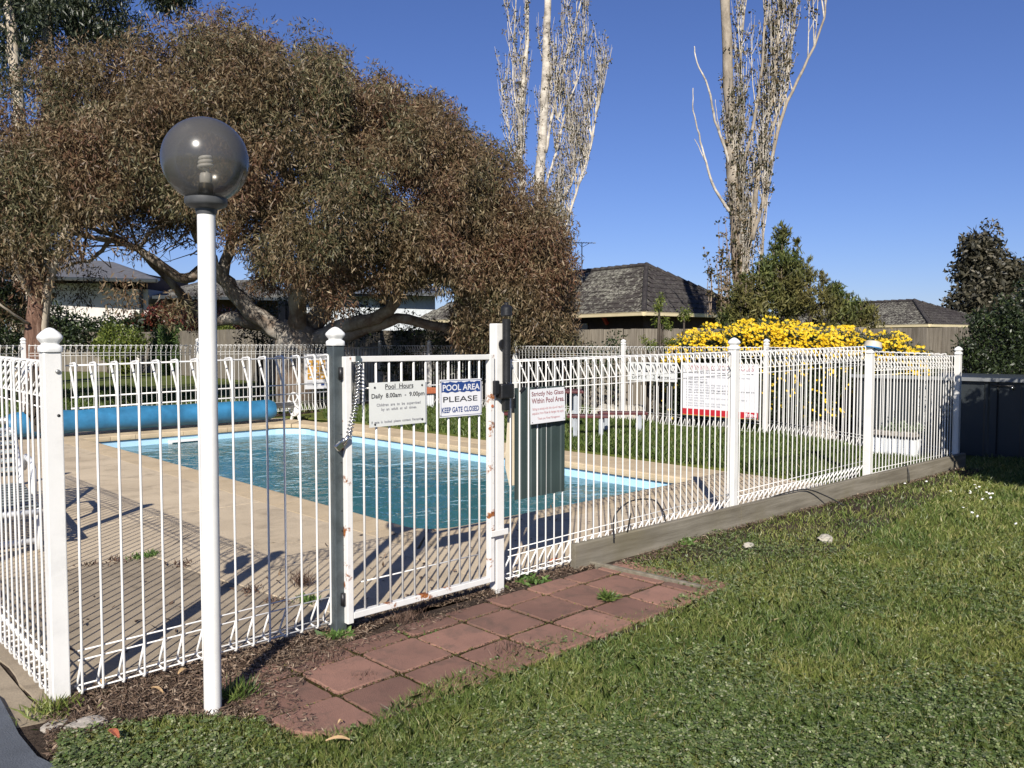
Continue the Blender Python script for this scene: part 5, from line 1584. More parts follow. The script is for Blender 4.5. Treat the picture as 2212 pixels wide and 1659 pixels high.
poplar('tall poplar with a bare grey trunk leaning limbs and dark leaf tufts beside the conifer', [
 ([(1600,760,21.5),(1598,640,21.5),(1590,500,21.5),(1580,330,21.5),(1572,150,21.5),(1566,0,21.5),(1560,-150,21.5)], 0.17, 0.11, 3.2, 0.55),
 ([(1600,620,21.5),(1625,480,21.5),(1640,350,21.5),(1670,200,21.5),(1680,60,21.5),(1685,-100,21.5)], 0.09, 0.03, 1.9, 1.0),
 ([(1625,520,21.5),(1655,400,21.5),(1690,250,21.5),(1735,150,21.5),(1775,60,21.5),(1785,0,21.5)], 0.06, 0.02),
 ([(1590,480,21.5),(1610,350,21.5),(1640,200,21.5),(1650,80,21.5),(1660,-60,21.5)], 0.06, 0.02),
 ([(1594,560,21.5),(1640,600,21.5),(1650,480,21.5),(1660,400,21.5)], 0.05, 0.02),
 ([(1590,330,21.5),(1605,230,21.5),(1600,120,21.5),(1612,0,21.5)], 0.045, 0.02),
 ([(1660,300,21.5),(1700,190,21.5),(1712,80,21.5),(1725,-40,21.5)], 0.04, 0.012)],
 0.95, 0, 0, 33, 'bark_grey', 21.5, 6, 0.42)
# its bare dead limbs on the left side
pt = [o for o in COL.objects if o.name.startswith('poplar_tree.001')][0]
m = MB()
for l, r0, r1 in (([(1590,400,21.5),(1565,320,21.4),(1545,260,21.3),(1530,190,21.2),(1505,135,21.2),(1500,100,21.2)],0.05,0.012),
                  ([(1585,470,21.5),(1545,410,21.4),(1525,350,21.3),(1510,290,21.2),(1498,240,21.2),(1497,190,21.2)],0.045,0.01),
                  ([(1540,400,21.4),(1520,340,21.3),(1500,300,21.2)],0.02,0.008),
                  ([(1565,320,21.4),(1552,270,21.4),(1545,215,21.4)],0.018,0.006)):
    limb(m, px_pts(l), r0, r1, 7, 0.012)
m.build('dead_limbs', M['bark_poplar'], pt, True)
sck = MB(); tp = []
r = random.Random(5)
for _ in range(26):
    b0 = pY(r.uniform(1535,1600), r.uniform(640,700), 21.3); h_ = r.uniform(0.8, 2.6)
    q = [b0, b0 + Vector((r.uniform(-.15,.1), r.uniform(-.1,.1), h_*0.5)), b0 + Vector((r.uniform(-.3,.1), r.uniform(-.1,.1), h_))]
    sck.tube(q, [0.014,0.010,0.004], 4)
    tp += [q[0].lerp(q[2], r.random()) for _k in range(9)]
sck.build('suckers', M['twig'], pt)['kind'] = 'stuff'
leaves('sucker_leaves', np.array([tuple(t) for t in tp]), 5, 0.12, 0.075, 0.065, M['leaf_poplar'], pt, 0.1, 9)['kind'] = 'stuff'

# conifer ------------------------------------------------------------
def spray_bush(name, cat, label, peaks, Y, ybase, mat, seed, n_leaf=60, L=0.16, W_=0.05, depth=1.3, group=None, step=0.26, updir=True, rad_=0.28, leaders=True, trunk=True, dr_=0.6):
    """peaks: (x, ytop, halfwidth px) lobes in the view; built as cones with real depth"""
    c0 = pY(peaks[0][0], ybase, Y)
    root = empty(name, Vector((c0.x, c0.y, 0)), label, cat, group)
    r = np.random.default_rng(seed); C_ = []
    tm = MB()
    for x, yt, hw in peaks:
        top = pY(x, yt, Y); bot = pY(x, ybase, Y); H = top.z - bot.z
        R_ = hw/1786*Y
        nC = int(max(10, H*R_*R_*0 + H*R_*3.2/step))
        for _ in range(nC):
            t_ = r.random()**0.8
            rr_ = R_*(1-t_)**0.62*(0.55+0.5*r.random())
            an = r.uniform(0, 2*math.pi)
            C_.append((top.x + rr_*math.cos(an), top.y + rr_*math.sin(an)*min(1, depth), bot.z + H*t_))
        if leaders:
            tm.tube([bot, top], [0.06,0.012], 5)
    if trunk:
        tm.build('trunk', M['bark_dark'], root)
    o = leaves('crown', np.array(C_), n_leaf, rad_, L, W_, mat, root, dr_, seed, up=updir)
    o['kind'] = 'stuff'
    return root
spray_bush('conifer', 'tree', 'dense green conifer bush with feathery leaders beside the tall poplar', [(1690,492,22),(1685,545,110),(1635,580,90),(1722,535,40),(1750,590,110),(1600,625,85),(1795,635,95),(1840,655,90),(1700,610,160),(1806,625,22),(1870,660,45),(1655,560,50),(1570,670,40)], 19.6, 760, M['leaf_conifer'], 41, 75, 0.15, 0.035, rad_=0.24)
con = [o for o in COL.objects if o.name == 'conifer'][0]
tm = MB(); tp2 = []
rc = random.Random(77)
for x, yt, H in ((1690,488,2.0),(1722,520,1.6),(1640,555,1.2),(1745,560,1.2),(1806,612,1.0),(1672,525,1.2),(1832,632,0.7),(1775,590,0.9),(1612,590,0.8),(1860,650,0.6)):
    t0 = pY(x, yt, 19.5)
    tm.tube([t0 - UP*H, t0], [0.02,0.004], 4)
    for k in range(int(H*14)):
        f = rc.random(); b0 = t0 - UP*H*f; an_ = rc.uniform(0, 6.28); L_ = 0.08 + 0.34*f
        e = b0 + Vector((math.cos(an_)*L_, math.sin(an_)*L_, L_*0.75))
        tm.tube([b0, e], [0.008,0.003], 3)
        for q in range(7): tp2.append(tuple(b0.lerp(e, rc.random())))
tm.build('leader_twigs', M['twig'], con)['kind'] = 'stuff'
leaves('leader_sprays', np.array(tp2), 7, 0.05, 0.09, 0.018, M['leaf_conifer'], con, 0.5, 78, up=True)['kind'] = 'stuff'
spray_bush('gum_tree', 'tree', 'distant rounded dark gum tree at the far right', [(2130,490,60),(2100,520,50),(2180,560,60),(2200,600,70),(2075,640,35),(2110,620,60),(2160,620,70)], 46, 760, M['leaf_far'], 42, 90, 0.34, 0.14, 1.0, 'gum trees', 0.7, False, 0.75, True, True, 0.2)
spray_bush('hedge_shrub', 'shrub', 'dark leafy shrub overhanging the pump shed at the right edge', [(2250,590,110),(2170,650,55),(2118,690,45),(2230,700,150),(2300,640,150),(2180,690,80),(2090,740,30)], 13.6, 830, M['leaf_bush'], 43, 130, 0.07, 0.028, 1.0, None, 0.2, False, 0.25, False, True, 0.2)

def blob_bush(name, label, blobs, mat, seed, n_leaf, L, W_, group=None, cat='shrub', rad_=0.2, dens=1.0, droop=0.1):
    c = blobs[0]; c0 = pY(c[0], c[1], c[2])
    root = empty(name, Vector((c0.x, c0.y, 0)), label, cat, group)
    r = np.random.default_rng(seed); C_ = []; tm = MB()
    for x, y, Y, rx, ry in blobs:
        c = pY(x, y, Y); R1 = rx/1786*Y; R2 = ry/1786*Y
        n_ = int(dens*max(14, 26*(R1*R2)/(rad_*rad_)*0.25))
        d = r.normal(size=(n_,3)); d /= np.linalg.norm(d, axis=1)[:,None]
        s_ = r.uniform(0.6, 1.0, n_)[:,None]
        q = d*s_*np.array([R1,R1,R2])*(1+0.12*np.sin(d[:,0:1]*9))
        C_ += list(q + np.array(c))
        for _ in range(3):
            tm.tube([Vector((c.x+r.uniform(-.1,.1), c.y, 0)), c + Vector((r.uniform(-.3,.3)*R1, 0, 0))], [0.03,0.012], 5)
    tm.build('stems', M['bark_dark'], root)
    o = leaves('foliage', np.array(C_), n_leaf, rad_, L, W_, mat, root, droop, seed); o['kind'] = 'stuff'
    return root
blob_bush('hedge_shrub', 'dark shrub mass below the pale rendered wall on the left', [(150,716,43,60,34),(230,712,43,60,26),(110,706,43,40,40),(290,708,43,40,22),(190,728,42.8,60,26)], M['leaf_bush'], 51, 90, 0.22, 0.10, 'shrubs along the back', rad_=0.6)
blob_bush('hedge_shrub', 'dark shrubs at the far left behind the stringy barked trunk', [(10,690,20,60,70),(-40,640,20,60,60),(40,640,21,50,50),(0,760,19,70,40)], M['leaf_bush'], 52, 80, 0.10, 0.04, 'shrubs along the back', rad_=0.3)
blob_bush('photinia_shrub', 'red leaved photinia shrub left of the lamp pole', [(340,696,44,56,28),(400,690,44,60,28),(450,698,44,45,28),(310,710,43.5,30,22),(500,710,44,50,26)], M['leaf_red'], 53, 90, 0.20, 0.09, 'shrubs along the back', rad_=0.55)
blob_bush('green_shrub', 'yellow green shrub below the red photinia', [(255,728,40,30,24),(285,745,39,28,26),(232,748,39.5,26,24),(262,768,39,34,28)], M['leaf_bright'], 54, 90, 0.16, 0.07, 'shrubs along the back', rad_=0.45)
blob_bush('conifer_ball', 'rounded dark green conifer just left of the lamp pole', [(366,750,38,36,46),(366,775,38,34,34)], M['leaf_ball'], 55, 90, 0.14, 0.035, 'shrubs along the back', rad_=0.3, dens=1.6, droop=-0.4)
blob_bush('conifer_ball', 'bright green rounded conifer just right of the lamp pole', [(476,735,38,28,40),(438,745,38,20,32),(470,765,38,34,30)], M['leaf_bright'], 56, 90, 0.14, 0.035, 'shrubs along the back', rad_=0.3, dens=1.6, droop=-0.4)
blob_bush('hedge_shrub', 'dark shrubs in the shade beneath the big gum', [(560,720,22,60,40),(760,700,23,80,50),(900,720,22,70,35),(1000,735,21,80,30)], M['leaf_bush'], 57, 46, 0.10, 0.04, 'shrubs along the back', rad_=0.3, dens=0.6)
blob_bush('hedge_shrub', 'shrubs with a few red leaves behind the gum trunk', [(560,660,26,40,40),(620,640,27,30,30),(690,650,27,30,30)], M['leaf_bush'], 58, 50, 0.10, 0.04, 'shrubs along the back', rad_=0.3, dens=0.6)
# weed-like saplings against the paling fence
blob_bush('sapling', 'thin leafy sapling against the paling fence left of the daisies', [(1430,700,14.6,25,12),(1425,660,14.6,8,25),(1480,680,14.6,12,14),(1400,740,14.6,16,18),(1450,740,14.6,30,10)], M['leaf_bright'], 59, 22, 0.06, 0.02, None, 'plant', rad_=0.10, dens=0.8)

# shrubs between far fence and paling fence, low rough growth
blob_bush('hedge_shrub', 'dark straggly shrubs low against the paling fence behind the picnic table', [(1250,790,17.5,50,55),(1180,800,18,50,45),(1320,790,16.8,35,60),(1000,790,18.5,70,40),(880,790,19,60,40)], M['leaf_bush'], 60, 50, 0.09, 0.035, 'shrubs along the back', rad_=0.28, dens=0.8)

# yellow daisy bush --------------------------------------------------
db_ = empty('daisy_bush', (9.6,4.0,0), 'long bush covered in yellow daisies between the wire fence and the paling fence', 'bush')
r = np.random.default_rng(61); C_ = []; FL = []
def daisy_top(x):                     # height of the top of the mass in the view
    pts = [(1425,770),(1440,745),(1480,725),(1560,708),(1640,700),(1700,702),(1800,715),(1900,725),(1960,735),(2010,770)]
    return np.interp(x, [p[0] for p in pts], [p[1] for p in pts]) + 13*mnoise.noise(Vector((x*0.022, 0, 0))) + 7*mnoise.noise(Vector((x*0.07, 5, 0)))
for _ in range(2600):
    x = r.uniform(1425, 2010); Y = np.interp(x, [1425,2010],[15.0,12.2]) + r.uniform(-0.5,0.7)
    yt = daisy_top(x); t_ = r.random()
    y = yt + 16 + t_*(889-yt)
    edge = min(x-1425, 2030-x)
    if edge < 60 and t_ > 0.4 and x > 1900: continue
    p = pY(x, y, Y)
    if p.x < 8.55: continue
    C_.append(tuple(p))
leaves('foliage', np.array(C_), 60, 0.2, 0.075, 0.018, M['leaf_daisy'], db_, -0.1, 61)['kind'] = 'stuff'
for _ in range(6000):
    x = r.uniform(1428, 2008); yt = daisy_top(x)
    t_ = r.random()
    if t_ < 0.70: y = yt - 12 + r.random()**1.15*70
    else: y = yt + 40 + r.random()**1.4*150
    dens = 1.0 if x < 1850 else 0.55
    if mnoise.noise(Vector((x*0.03, y*0.06, 3))) < -0.05: dens *= 0.3
    if y > yt+55: dens *= 0.55 if x > 1640 else 0.15
    if r.random() > dens: continue
    Y = np.interp(x, [1425,2010],[15.0,12.2]) - 0.55 - r.random()*0.15 + max(0, (yt+15-y))*0.03
    p = pY(x, y, Y)
    if p.x < 8.42: p = p + Vector((8.45-p.x, 0, 0))
    FL.append(tuple(p))
FL = np.array(FL); nF = len(FL); npet = 7
# each flower is a disc of petals facing roughly up and out
nr = r.normal(size=(nF,3))*0.45 + np.array([-0.5,-0.45,0.75]); nr /= np.linalg.norm(nr, axis=1)[:,None]
t1 = np.cross(nr, [0,0,1.0]); t1 /= np.linalg.norm(t1, axis=1)[:,None]; t2 = np.cross(nr, t1)
V = []
for k in range(npet):
    a = 2*math.pi*k/npet
    d = t1*math.cos(a)+t2*math.sin(a); s_ = -t1*math.sin(a)+t2*math.cos(a)
    Rr = (0.022 + 0.010*r.random(nF))[:,None]
    V.append(np.stack([FL, FL+d*Rr*0.6+s_*Rr*0.26, FL+d*Rr+nr*0.004, FL+d*Rr*0.6-s_*Rr*0.26], 1))
V = np.concatenate(V, 0).reshape(-1,3)
npmesh('flowers', V, nF*npet, 4, M['petal'], db_, at=(9.6,4.0,0))['kind'] = 'stuff'

# succulents in planters
for root, c, n_ in ((pl1, (7.06,0.50,0.42), 30), (pl2, (7.45,11.1,0.50), 50)):
    r = np.random.default_rng(71); C_ = np.array(c) + r.normal(size=(n_,3))*(np.array([0.08,0.14,0.03]) if root is pl1 else np.array([0.13,0.3,0.03]))
    leaves('plants', C_, 16, 0.07, 0.06, 0.022, M['succulent'] if root is pl1 else M['leaf_bright'], root, 0.5, 72, up=True)['kind'] = 'stuff'

# off to the right, the tree whose shade lies over the shed and the lawn corner
st = empty('shade_tree', (6.6,-3.2,0), 'leafy tree on the right lawn whose shade covers the shed', 'tree')
m = MB(); m.tube([(6.6,-3.2,0),(6.55,-3.1,0.9),(6.3,-2.7,1.9)], [0.11,0.09,0.05], 8); m.build('trunk', M['bark_dark'], st, True)
r = np.random.default_rng(81); d = r.normal(size=(420,3)); d /= np.linalg.norm(d,axis=1)[:,None]
C_ = np.array([6.1,-2.45,1.75]) + d*(r.random(420)**0.4)[:,None]*np.array([1.5,1.15,0.95])
C_ = np.vstack([C_, np.array([7.4,-4.0,1.7]) + d*(r.random(420)**0.4)[:,None]*np.array([1.5,1.5,1.1])])
leaves('crown', C_, 70, 0.28, 0.12, 0.06, M['leaf_bush'], st, 0.2, 82)['kind'] = 'stuff'

# ------------------------------------------------------------------ pavers before the gate
pv_root = empty('paved_pad', (0.3,-0.6,0), 'square red brown pavers with mossy joints in front of the gate', 'paving')
pad = [(-1.8,-0.2),(-1.78,-0.75),(-1.55,-0.93),(0.9,-0.85),(0.95,-0.3),(0.75,-0.08),(-0.9,-0.12)]
m = MB(); n_ = len(pad); m.add([(x,y,0.006) for x,y in pad], [tuple(range(n_))]); m.build('joint_soil', M['moss'], pv_root)
ang = rad(1.1); s_ = 0.3158; ex_ = Vector((math.cos(ang), math.sin(ang))); ey_ = Vector((-math.sin(ang), math.cos(ang)))
O = Vector((-1.437,-0.615))
def clip(poly, a, b_, c):
    """keep a*x+b*y<=c"""
    out = []
    for i in range(len(poly)):
        p = poly[i]; q = poly[(i+1)%len(poly)]; dp_ = a*p[0]+b_*p[1]-c; dq_ = a*q[0]+b_*q[1]-c
        if dp_ <= 0: out.append(p)
        if dp_*dq_ < 0:
            t_ = dp_/(dp_-dq_); out.append((p[0]+(q[0]-p[0])*t_, p[1]+(q[1]-p[1])*t_))
    return out
def paver(P, zc, tilt):
    P2 = []
    c = Vector((sum(p[0] for p in P)/len(P), sum(p[1] for p in P)/len(P)))
    n0 = len(P)
    for i in range(n0):
        a = Vector(P[i]); b_ = Vector(P[(i+1)%n0]); k = max(2, int((b_-a).length/0.035))
        nn_ = Vector((-(b_-a).y,(b_-a).x)).normalized()
        for j in range(k):
            q = a.lerp(b_, j/k) + nn_*random.uniform(-0.0022,0.0022)
            if j == 0: q = q + (c-q).normalized()*0.006
            P2.append(q)
    m = MB(); n_ = len(P2)
    def zz(p): return zc + (p.x-c.x)*tilt[0] + (p.y-c.y)*tilt[1]
    ins = [p + (c-p).normalized()*0.003 for p in P2]
    m.add([(p.x,p.y,zz(p)) for p in ins] + [(p.x,p.y,zz(p)-0.006) for p in P2] + [(p.x,p.y,-0.02) for p in P2],
          [tuple(range(n_))] + [(i,i+n_,(i+1)%n_+n_,(i+1)%n_) for i in range(n_)] + [(i+n_,i+2*n_,(i+1)%n_+2*n_,(i+1)%n_+n_) for i in range(n_)])
    m.build('paver', M['paver'], pv_root)
for i in range(-1, 9):
    for j in range(-2, 3):
        a = O + ex_*s_*i - ey_*s_*j
        g_ = 0.011
        q = [(a + ex_*g_ + ey_*(-g_)), (a + ex_*g_ - ey_*(s_-g_)), (a + ex_*(s_-g_) - ey_*(s_-g_)), (a + ex_*(s_-g_) + ey_*(-g_))]
        q = [(p.x, p.y) for p in q]
        q = clip(q, 0.0, 1.0, -0.125 if i < 4 else -0.10)                     # fence side
        if len(q) > 2: q = clip(q, -0.75, -0.50, 1.68)                         # cut corner at the left end
        if len(q) > 2: q = clip(q, 0.93, 0.38, 0.93)                           # timber edge on the right
        if len(q) < 3: continue
        ar = abs(sum(q[k][0]*q[(k+1)%len(q)][1]-q[(k+1)%len(q)][0]*q[k][1] for k in range(len(q))))/2
        if ar < 0.012: continue
        c = np.array([[sum(p[0] for p in q)/len(q), sum(p[1] for p in q)/len(q)]])
        if all(inpoly(np.array(q), LAWN)): continue
        paver(q, 0.016+random.uniform(-0.004,0.004), (random.uniform(-0.012,0.012), random.uniform(-0.012,0.012)))
# moss, crumbs and seedlings lodged in the joints
rj = np.random.default_rng(66); JP = []
for i in range(-1, 9):
    for k in range(150):
        q = O + ex_*s_*i - ey_*s_*rj.uniform(-1.6, 1.0) + ex_*rj.normal()*0.007; JP.append((q.x, q.y))
for j in range(-1, 3):
    for k in range(900):
        q = O + ex_*s_*rj.uniform(-1, 7.6) - ey_*s_*j + ey_*rj.normal()*0.007; JP.append((q.x, q.y))
JP = np.array(JP); JP = JP[inpoly(JP, pad)]
flatbits_q = (JP,)
te = empty('timber_edging', pz(1268,1221), 'low grey timber edging board between the pavers and the grass', 'edging')
a = pz(1268,1221); b_ = pz(1521,1278)
m = MB(); m.bar((a.x,a.y,0.0),(b_.x,b_.y,0.0),0.032,0.07); o = m.build('board', M['sleeper'], te); bevel(o, 0.004)

# ------------------------------------------------------------------ rubble, stones, litter, weeds
def rock(name, c, s_, label, cat, mat, seed, group=None, flat_=0.5):
    bm = bmesh.new(); bmesh.ops.create_icosphere(bm, subdivisions=3, radius=1.0)
    for v in bm.verts:
        d = v.co.normalized(); k = 1 + 0.35*mnoise.noise(d*1.7+Vector((seed,0,0))) + 0.12*mnoise.noise(d*5+Vector((0,seed,0)))
        v.co = Vector((d.x*s_[0], d.y*s_[1], d.z*s_[2]))*k
    me = bpy.data.meshes.new(name); bm.to_mesh(me); bm.free(); me.materials.append(M[mat])
    o = link(name, me, None, c); return tag(o, label, cat, group)
rock('concrete_lump', pz(185,1570)+Vector((0,0,0.005)), (0.075,0.05,0.022), 'broken concrete lump right of the corner post foot', 'rubble', 'rubble', 1)
rock('concrete_lump', pz(122,1568)+Vector((0,0,0.0)), (0.05,0.04,0.018), 'crumbled concrete footing at the corner post', 'rubble', 'rubble', 2)
rock('stone', pz(1783,1170)+Vector((0,0,0.02)), (0.07,0.045,0.03), 'pale stone lying in the lawn below the sleepers', 'stone', 'rock_pale', 3)
rock('stone', pz(1617,1184)+Vector((0,0,0.02)), (0.05,0.03,0.018), 'small white stone in the grass nearer the gate', 'stone', 'rock_pale', 4)
rock('boulder', (8.75,5.9,0.10), (0.35,0.35,0.22), 'pale boulder behind the far fence below the no diving sign', 'rock', 'rock_pale', 5)
rock('boulder', (8.85,6.6,0.08), (0.3,0.3,0.2), 'pale boulder left of the one below the no diving sign', 'rock', 'rock_pale', 6)
rock('boulder', (8.9,2.4,0.05), (0.22,0.22,0.2), 'grey boulder at the foot of the daisy bush', 'rock', 'rubble', 7)
rock('brick_piece', pz(1197,1213)+Vector((0,0,0.012)), (0.035,0.018,0.012), 'broken orange brick piece in the litter right of the gate post', 'brick', 'terracotta', 8)
rock('brick_piece', (pz(1325,1185)+Vector((0,0,0.01))), (0.014,0.012,0.02), 'small orange brick piece in the bed by the sleepers', 'brick', 'terracotta', 9)
# crumpled bark bundle behind the corner post
bb = empty('bark_bundle', (-2.28,0.45,1.0), 'crumpled grey bark caught in the side fence beside the corner post', 'bark')
bm = bmesh.new(); bmesh.ops.create_icosphere(bm, subdivisions=5, radius=1.0)
for v in bm.verts:
    d = v.co.normalized(); k = 1 + 0.45*mnoise.noise(d*2.2) + 0.28*mnoise.noise(d*6) + 0.12*mnoise.noise(d*14)
    v.co = Vector((d.x*0.035, d.y*0.075+d.z*0.03, d.z*0.11))*k
me = bpy.data.meshes.new('bark'); bm.to_mesh(me); bm.free(); me.materials.append(M['bark_dark'])
link('bark', me, bb, pu(80,868,-2.262)); bb.location = pu(80,868,-2.262)
for ch in bb.children: ch.location = (0,0,0)

def scatter(poly, n_, seed, zf=None):
    r = np.random.default_rng(seed); P = np.array(poly); mn = P.min(0); mx = P.max(0); out = []
    while sum(len(o) for o in out) < n_:
        q = r.uniform(mn, mx, (n_*2,2)); out.append(q[inpoly(q, poly)])
    return np.concatenate(out)[:n_]

def flatbits(name, P2, z_, L, W_, mat, parent, seed, lift=0.02, tilt=0.5):
    r = np.random.default_rng(seed); N = len(P2)
    c = np.column_stack([P2, z_ + r.random(N)*lift])
    ax = np.column_stack([r.normal(size=N), r.normal(size=N), r.normal(size=N)*tilt]); ax /= np.linalg.norm(ax,axis=1)[:,None]
    s_ = np.cross(ax, np.column_stack([r.normal(size=(N,2))*tilt, np.ones(N)])); s_ /= np.linalg.norm(s_,axis=1)[:,None]
    l = (L*(0.4+r.random(N)))[:,None]; w_ = (W_*(0.4+r.random(N)))[:,None]
    V = np.stack([c-ax*l/2, c+s_*w_/2, c+ax*l/2, c-s_*w_/2],1).reshape(-1,3)
    return npmesh(name, V, N, 4, mat, parent)
bed1 = [tuple(pz(x,y)[:2]) for x,y in ((100,1530),(180,1490),(420,1430),(700,1360),(760,1330),(1060,1265),(1255,1215),(1300,1225),(1180,1250),(1060,1285),(900,1320),(800,1365),(700,1420),(590,1470),(600,1530),(640,1600),(560,1560),(400,1548),(290,1562),(170,1600),(100,1640))]
bed2 = [tuple(pz(x,y)[:2]) for x,y in ((1262,1240),(1600,1132),(1900,1052),(2070,1008),(2080,1014),(1900,1066),(1700,1115),(1560,1155),(1400,1215),(1330,1232))]
lit = flatbits('leaf_litter', np.vstack([scatter(bed1, 19000, 91), scatter(bed2, 6000, 92)]), -0.002, 0.036, 0.0065, M['litter'], None, 93, 0.022, 0.35)
tag(lit, 'dead brown leaves and twigs along the foot of the fence', 'leaf litter', None, 'stuff')
lit2 = flatbits('leaf_litter', np.vstack([scatter([(-2.3,0.3),(4.9,0.2),(4.9,1.1),(-2.3,2.4)], 260, 94), scatter([(4.95,2),(5.15,2),(5.15,9),(4.95,9)], 500, 95), scatter([(8.0,3),(9,3),(9,12),(8.0,12)], 2500, 96), scatter([(-2,11.6),(6,11.4),(6,12.6),(-2,12.8)], 2500, 97)]), 0.006, 0.05, 0.018, M['litter'], None, 98, 0.02, 0.3)
tag(lit2, 'scattered dead leaves on the deck edge and by the far fences', 'leaf litter', None, 'stuff')
sel = np.random.default_rng(3).random(len(JP)) < 0.45
o = flatbits('joint_moss', JP[sel], 0.008, 0.012, 0.006, M['moss_bits'], pv_root, 95, 0.012, 0.6); o['kind'] = 'stuff'; o.location = -wloc(pv_root)
o = flatbits('joint_crumbs', JP[~sel], 0.008, 0.016, 0.004, M['litter'], pv_root, 96, 0.010, 0.4); o['kind'] = 'stuff'; o.location = -wloc(pv_root)
lit3 = flatbits('leaf_litter', scatter([tuple(pz(x,y)[:2]) for x, y in ((545,1430),(700,1400),(900,1350),(1060,1290),(1240,1250),(1260,1235),(1180,1260),(1050,1310),(900,1370),(800,1400),(700,1440),(640,1500),(700,1590),(640,1600),(560,1520))], 1500, 94), 0.022, 0.03, 0.005, M['litter'], None, 99, 0.01, 0.25)
tag(lit3, 'thin scatter of dead leaf bits over the edge of the red pavers', 'leaf litter', None, 'stuff')
def big_leaf(x, y, L_, W_, ang_, label, mat='terracotta', z_=0.03):
    c = pz(x, y); m = MB(); k = 6; vs = []
    for i in range(k+1):
        t_ = i/k; w_ = W_*math.sin(math.pi*min(0.97,max(0.05,t_)))**0.7
        p = Vector((math.cos(ang_),math.sin(ang_),0))*(t_-0.5)*L_; q = Vector((-math.sin(ang_),math.cos(ang_),0))*w_/2
        zz = z_ + 0.012*math.sin(t_*3)
        vs += [c+p-q+UP*(zz+0.004), c+p+UP*zz, c+p+q+UP*(zz+0.005)]
    m.add(vs, [f for i in range(k) for f in ((3*i,3*i+3,3*i+4,3*i+1),(3*i+1,3*i+4,3*i+5,3*i+2))])
    o = m.build('fallen_leaf', M[mat], org=c); sd = o.modifiers.new('thick','SOLIDIFY'); sd.thickness = 0.001
    tag(o, label, 'leaf', 'single fallen leaves')
M['leaf_rust'] = flat('rust coloured dead leaf', (0.30,0.085,0.04), 0.6, 0, 0.3, 40)
M['leaf_tan'] = flat('tan dead leaf', (0.36,0.24,0.12), 0.6, 0, 0.3, 40)
big_leaf(246,1616,0.085,0.028,rad(95),'rust red fallen leaf on the grass at bottom left','leaf_rust',0.05)
big_leaf(730,1628,0.085,0.02,rad(-40),'long tan fallen leaf on the grass below the pavers','leaf_tan',0.045)
big_leaf(340,1508,0.09,0.014,rad(-80),'long tan gum leaf in the litter left of the lamp pole','leaf_tan',0.03)
big_leaf(224,1490,0.03,0.025,rad(50),'small orange brown leaf at the foot of the fence panel','leaf_tan',0.03)
big_leaf(395,1467,0.05,0.022,rad(20),'dull brown leaf in the litter near the fence','leaf_tan',0.03)
big_leaf(735,1580,0.022,0.008,rad(0),'tiny orange leaf on the last paver','leaf_tan',0.03)

def tuft(x, y, n_, h_, label, mat='weed', spread=0.03, name='weed', z_=0.0, wd=0.004, group='weeds in joints and beds', lean=0.6):
    c = pz(x, y); r = np.random.default_rng(int(x*7+y)); N = n_
    b0 = np.column_stack([c.x + r.normal(size=N)*spread, c.y + r.normal(size=N)*spread, np.full(N, z_)])
    d = np.column_stack([r.normal(size=N)*lean, r.normal(size=N)*lean, np.ones(N)]); d /= np.linalg.norm(d,axis=1)[:,None]
    s_ = np.cross(d, r.normal(size=(N,3))); s_ /= np.linalg.norm(s_,axis=1)[:,None]
    hh = (h_*(0.5+0.6*r.random(N)))[:,None]
    V = np.stack([b0-s_*wd/2, b0+d*hh*0.5+s_*wd, b0+d*hh, b0+d*hh*0.5-s_*wd],1).reshape(-1,3)
    o = npmesh(name, V, N, 4, M[mat], None, at=(c.x,c.y,z_))
    return tag(o, label, 'weed', group)
tuft(730,1378,60,0.07,'broad leaved green weed at the foot of the grey gate post',wd=0.012,lean=1.2)
tuft(1312,1302,220,0.075,'spreading green grass tuft on the pavers','grass_in',0.012,lean=2.2,z_=0.02)
tuft(1145,1255,110,0.06,'bright green low weed between the pavers and the gate post',wd=0.010,spread=0.05,lean=1.5)
tuft(880,1345,150,0.085,'dry reddish weed standing between the pavers by the gate','weed_brown',0.04,wd=0.0018)
tuft(905,1370,150,0.03,'green moss and weed in the paver joint by the gate','weed',0.05,wd=0.006,lean=1.5)
tuft(700,1425,160,0.06,'dry weeds among the pavers left of the grey post','weed_brown',0.06,wd=0.0018)
tuft(655,1268,150,0.13,'dry tufty weed behind the fence beside the grey post','weed_brown',0.03,wd=0.002)
tuft(665,1300,60,0.05,'small green weed behind the fence beside the grey post','weed',0.03,wd=0.007)
for x, y, k, lb in ((300,1205,70,'green weeds in the deck crack behind the fence panel'),(325,1200,90,'thickest clump of green weeds at the bend of the deck crack'),(250,1212,50,'low weeds in the left arm of the deck crack'),(395,1222,50,'weeds in the deck crack just left of the lamp pole'),(545,1276,60,'weeds in the deck crack right of the lamp pole'),(600,1300,40,'sparse weeds in the deck crack near the grey post'),(190,1222,30,'few weeds in the deck crack beside the corner post')):
    tuft(x,y,k,0.04,lb,'weed' if k > 60 else 'weed_brown',0.035,wd=0.005,lean=1.0)
tuft(1325,1170,120,0.13,'dry stalky weed in front of the sleeper end','weed_brown',0.02,wd=0.0018)
tuft(1470,1172,70,0.06,'green broad leaved weed at the sleeper foot','weed',0.05,wd=0.012,lean=1.2)
tuft(508,1510,160,0.10,'grass tuft in the shade right of the lamp pole','grass_in',0.03,wd=0.003,lean=0.7)
tuft(110,1540,220,0.07,'grass tuft left of the corner post','grass',0.05,wd=0.003,lean=0.8)
tuft(790,1470,60,0.05,'dry seedlings at the grass edge of the pavers','weed_brown',0.03,wd=0.0018)
tuft(1110,1410,110,0.07,'dry seedlings on the paver edge by the grass','weed_brown',0.05,wd=0.0018)

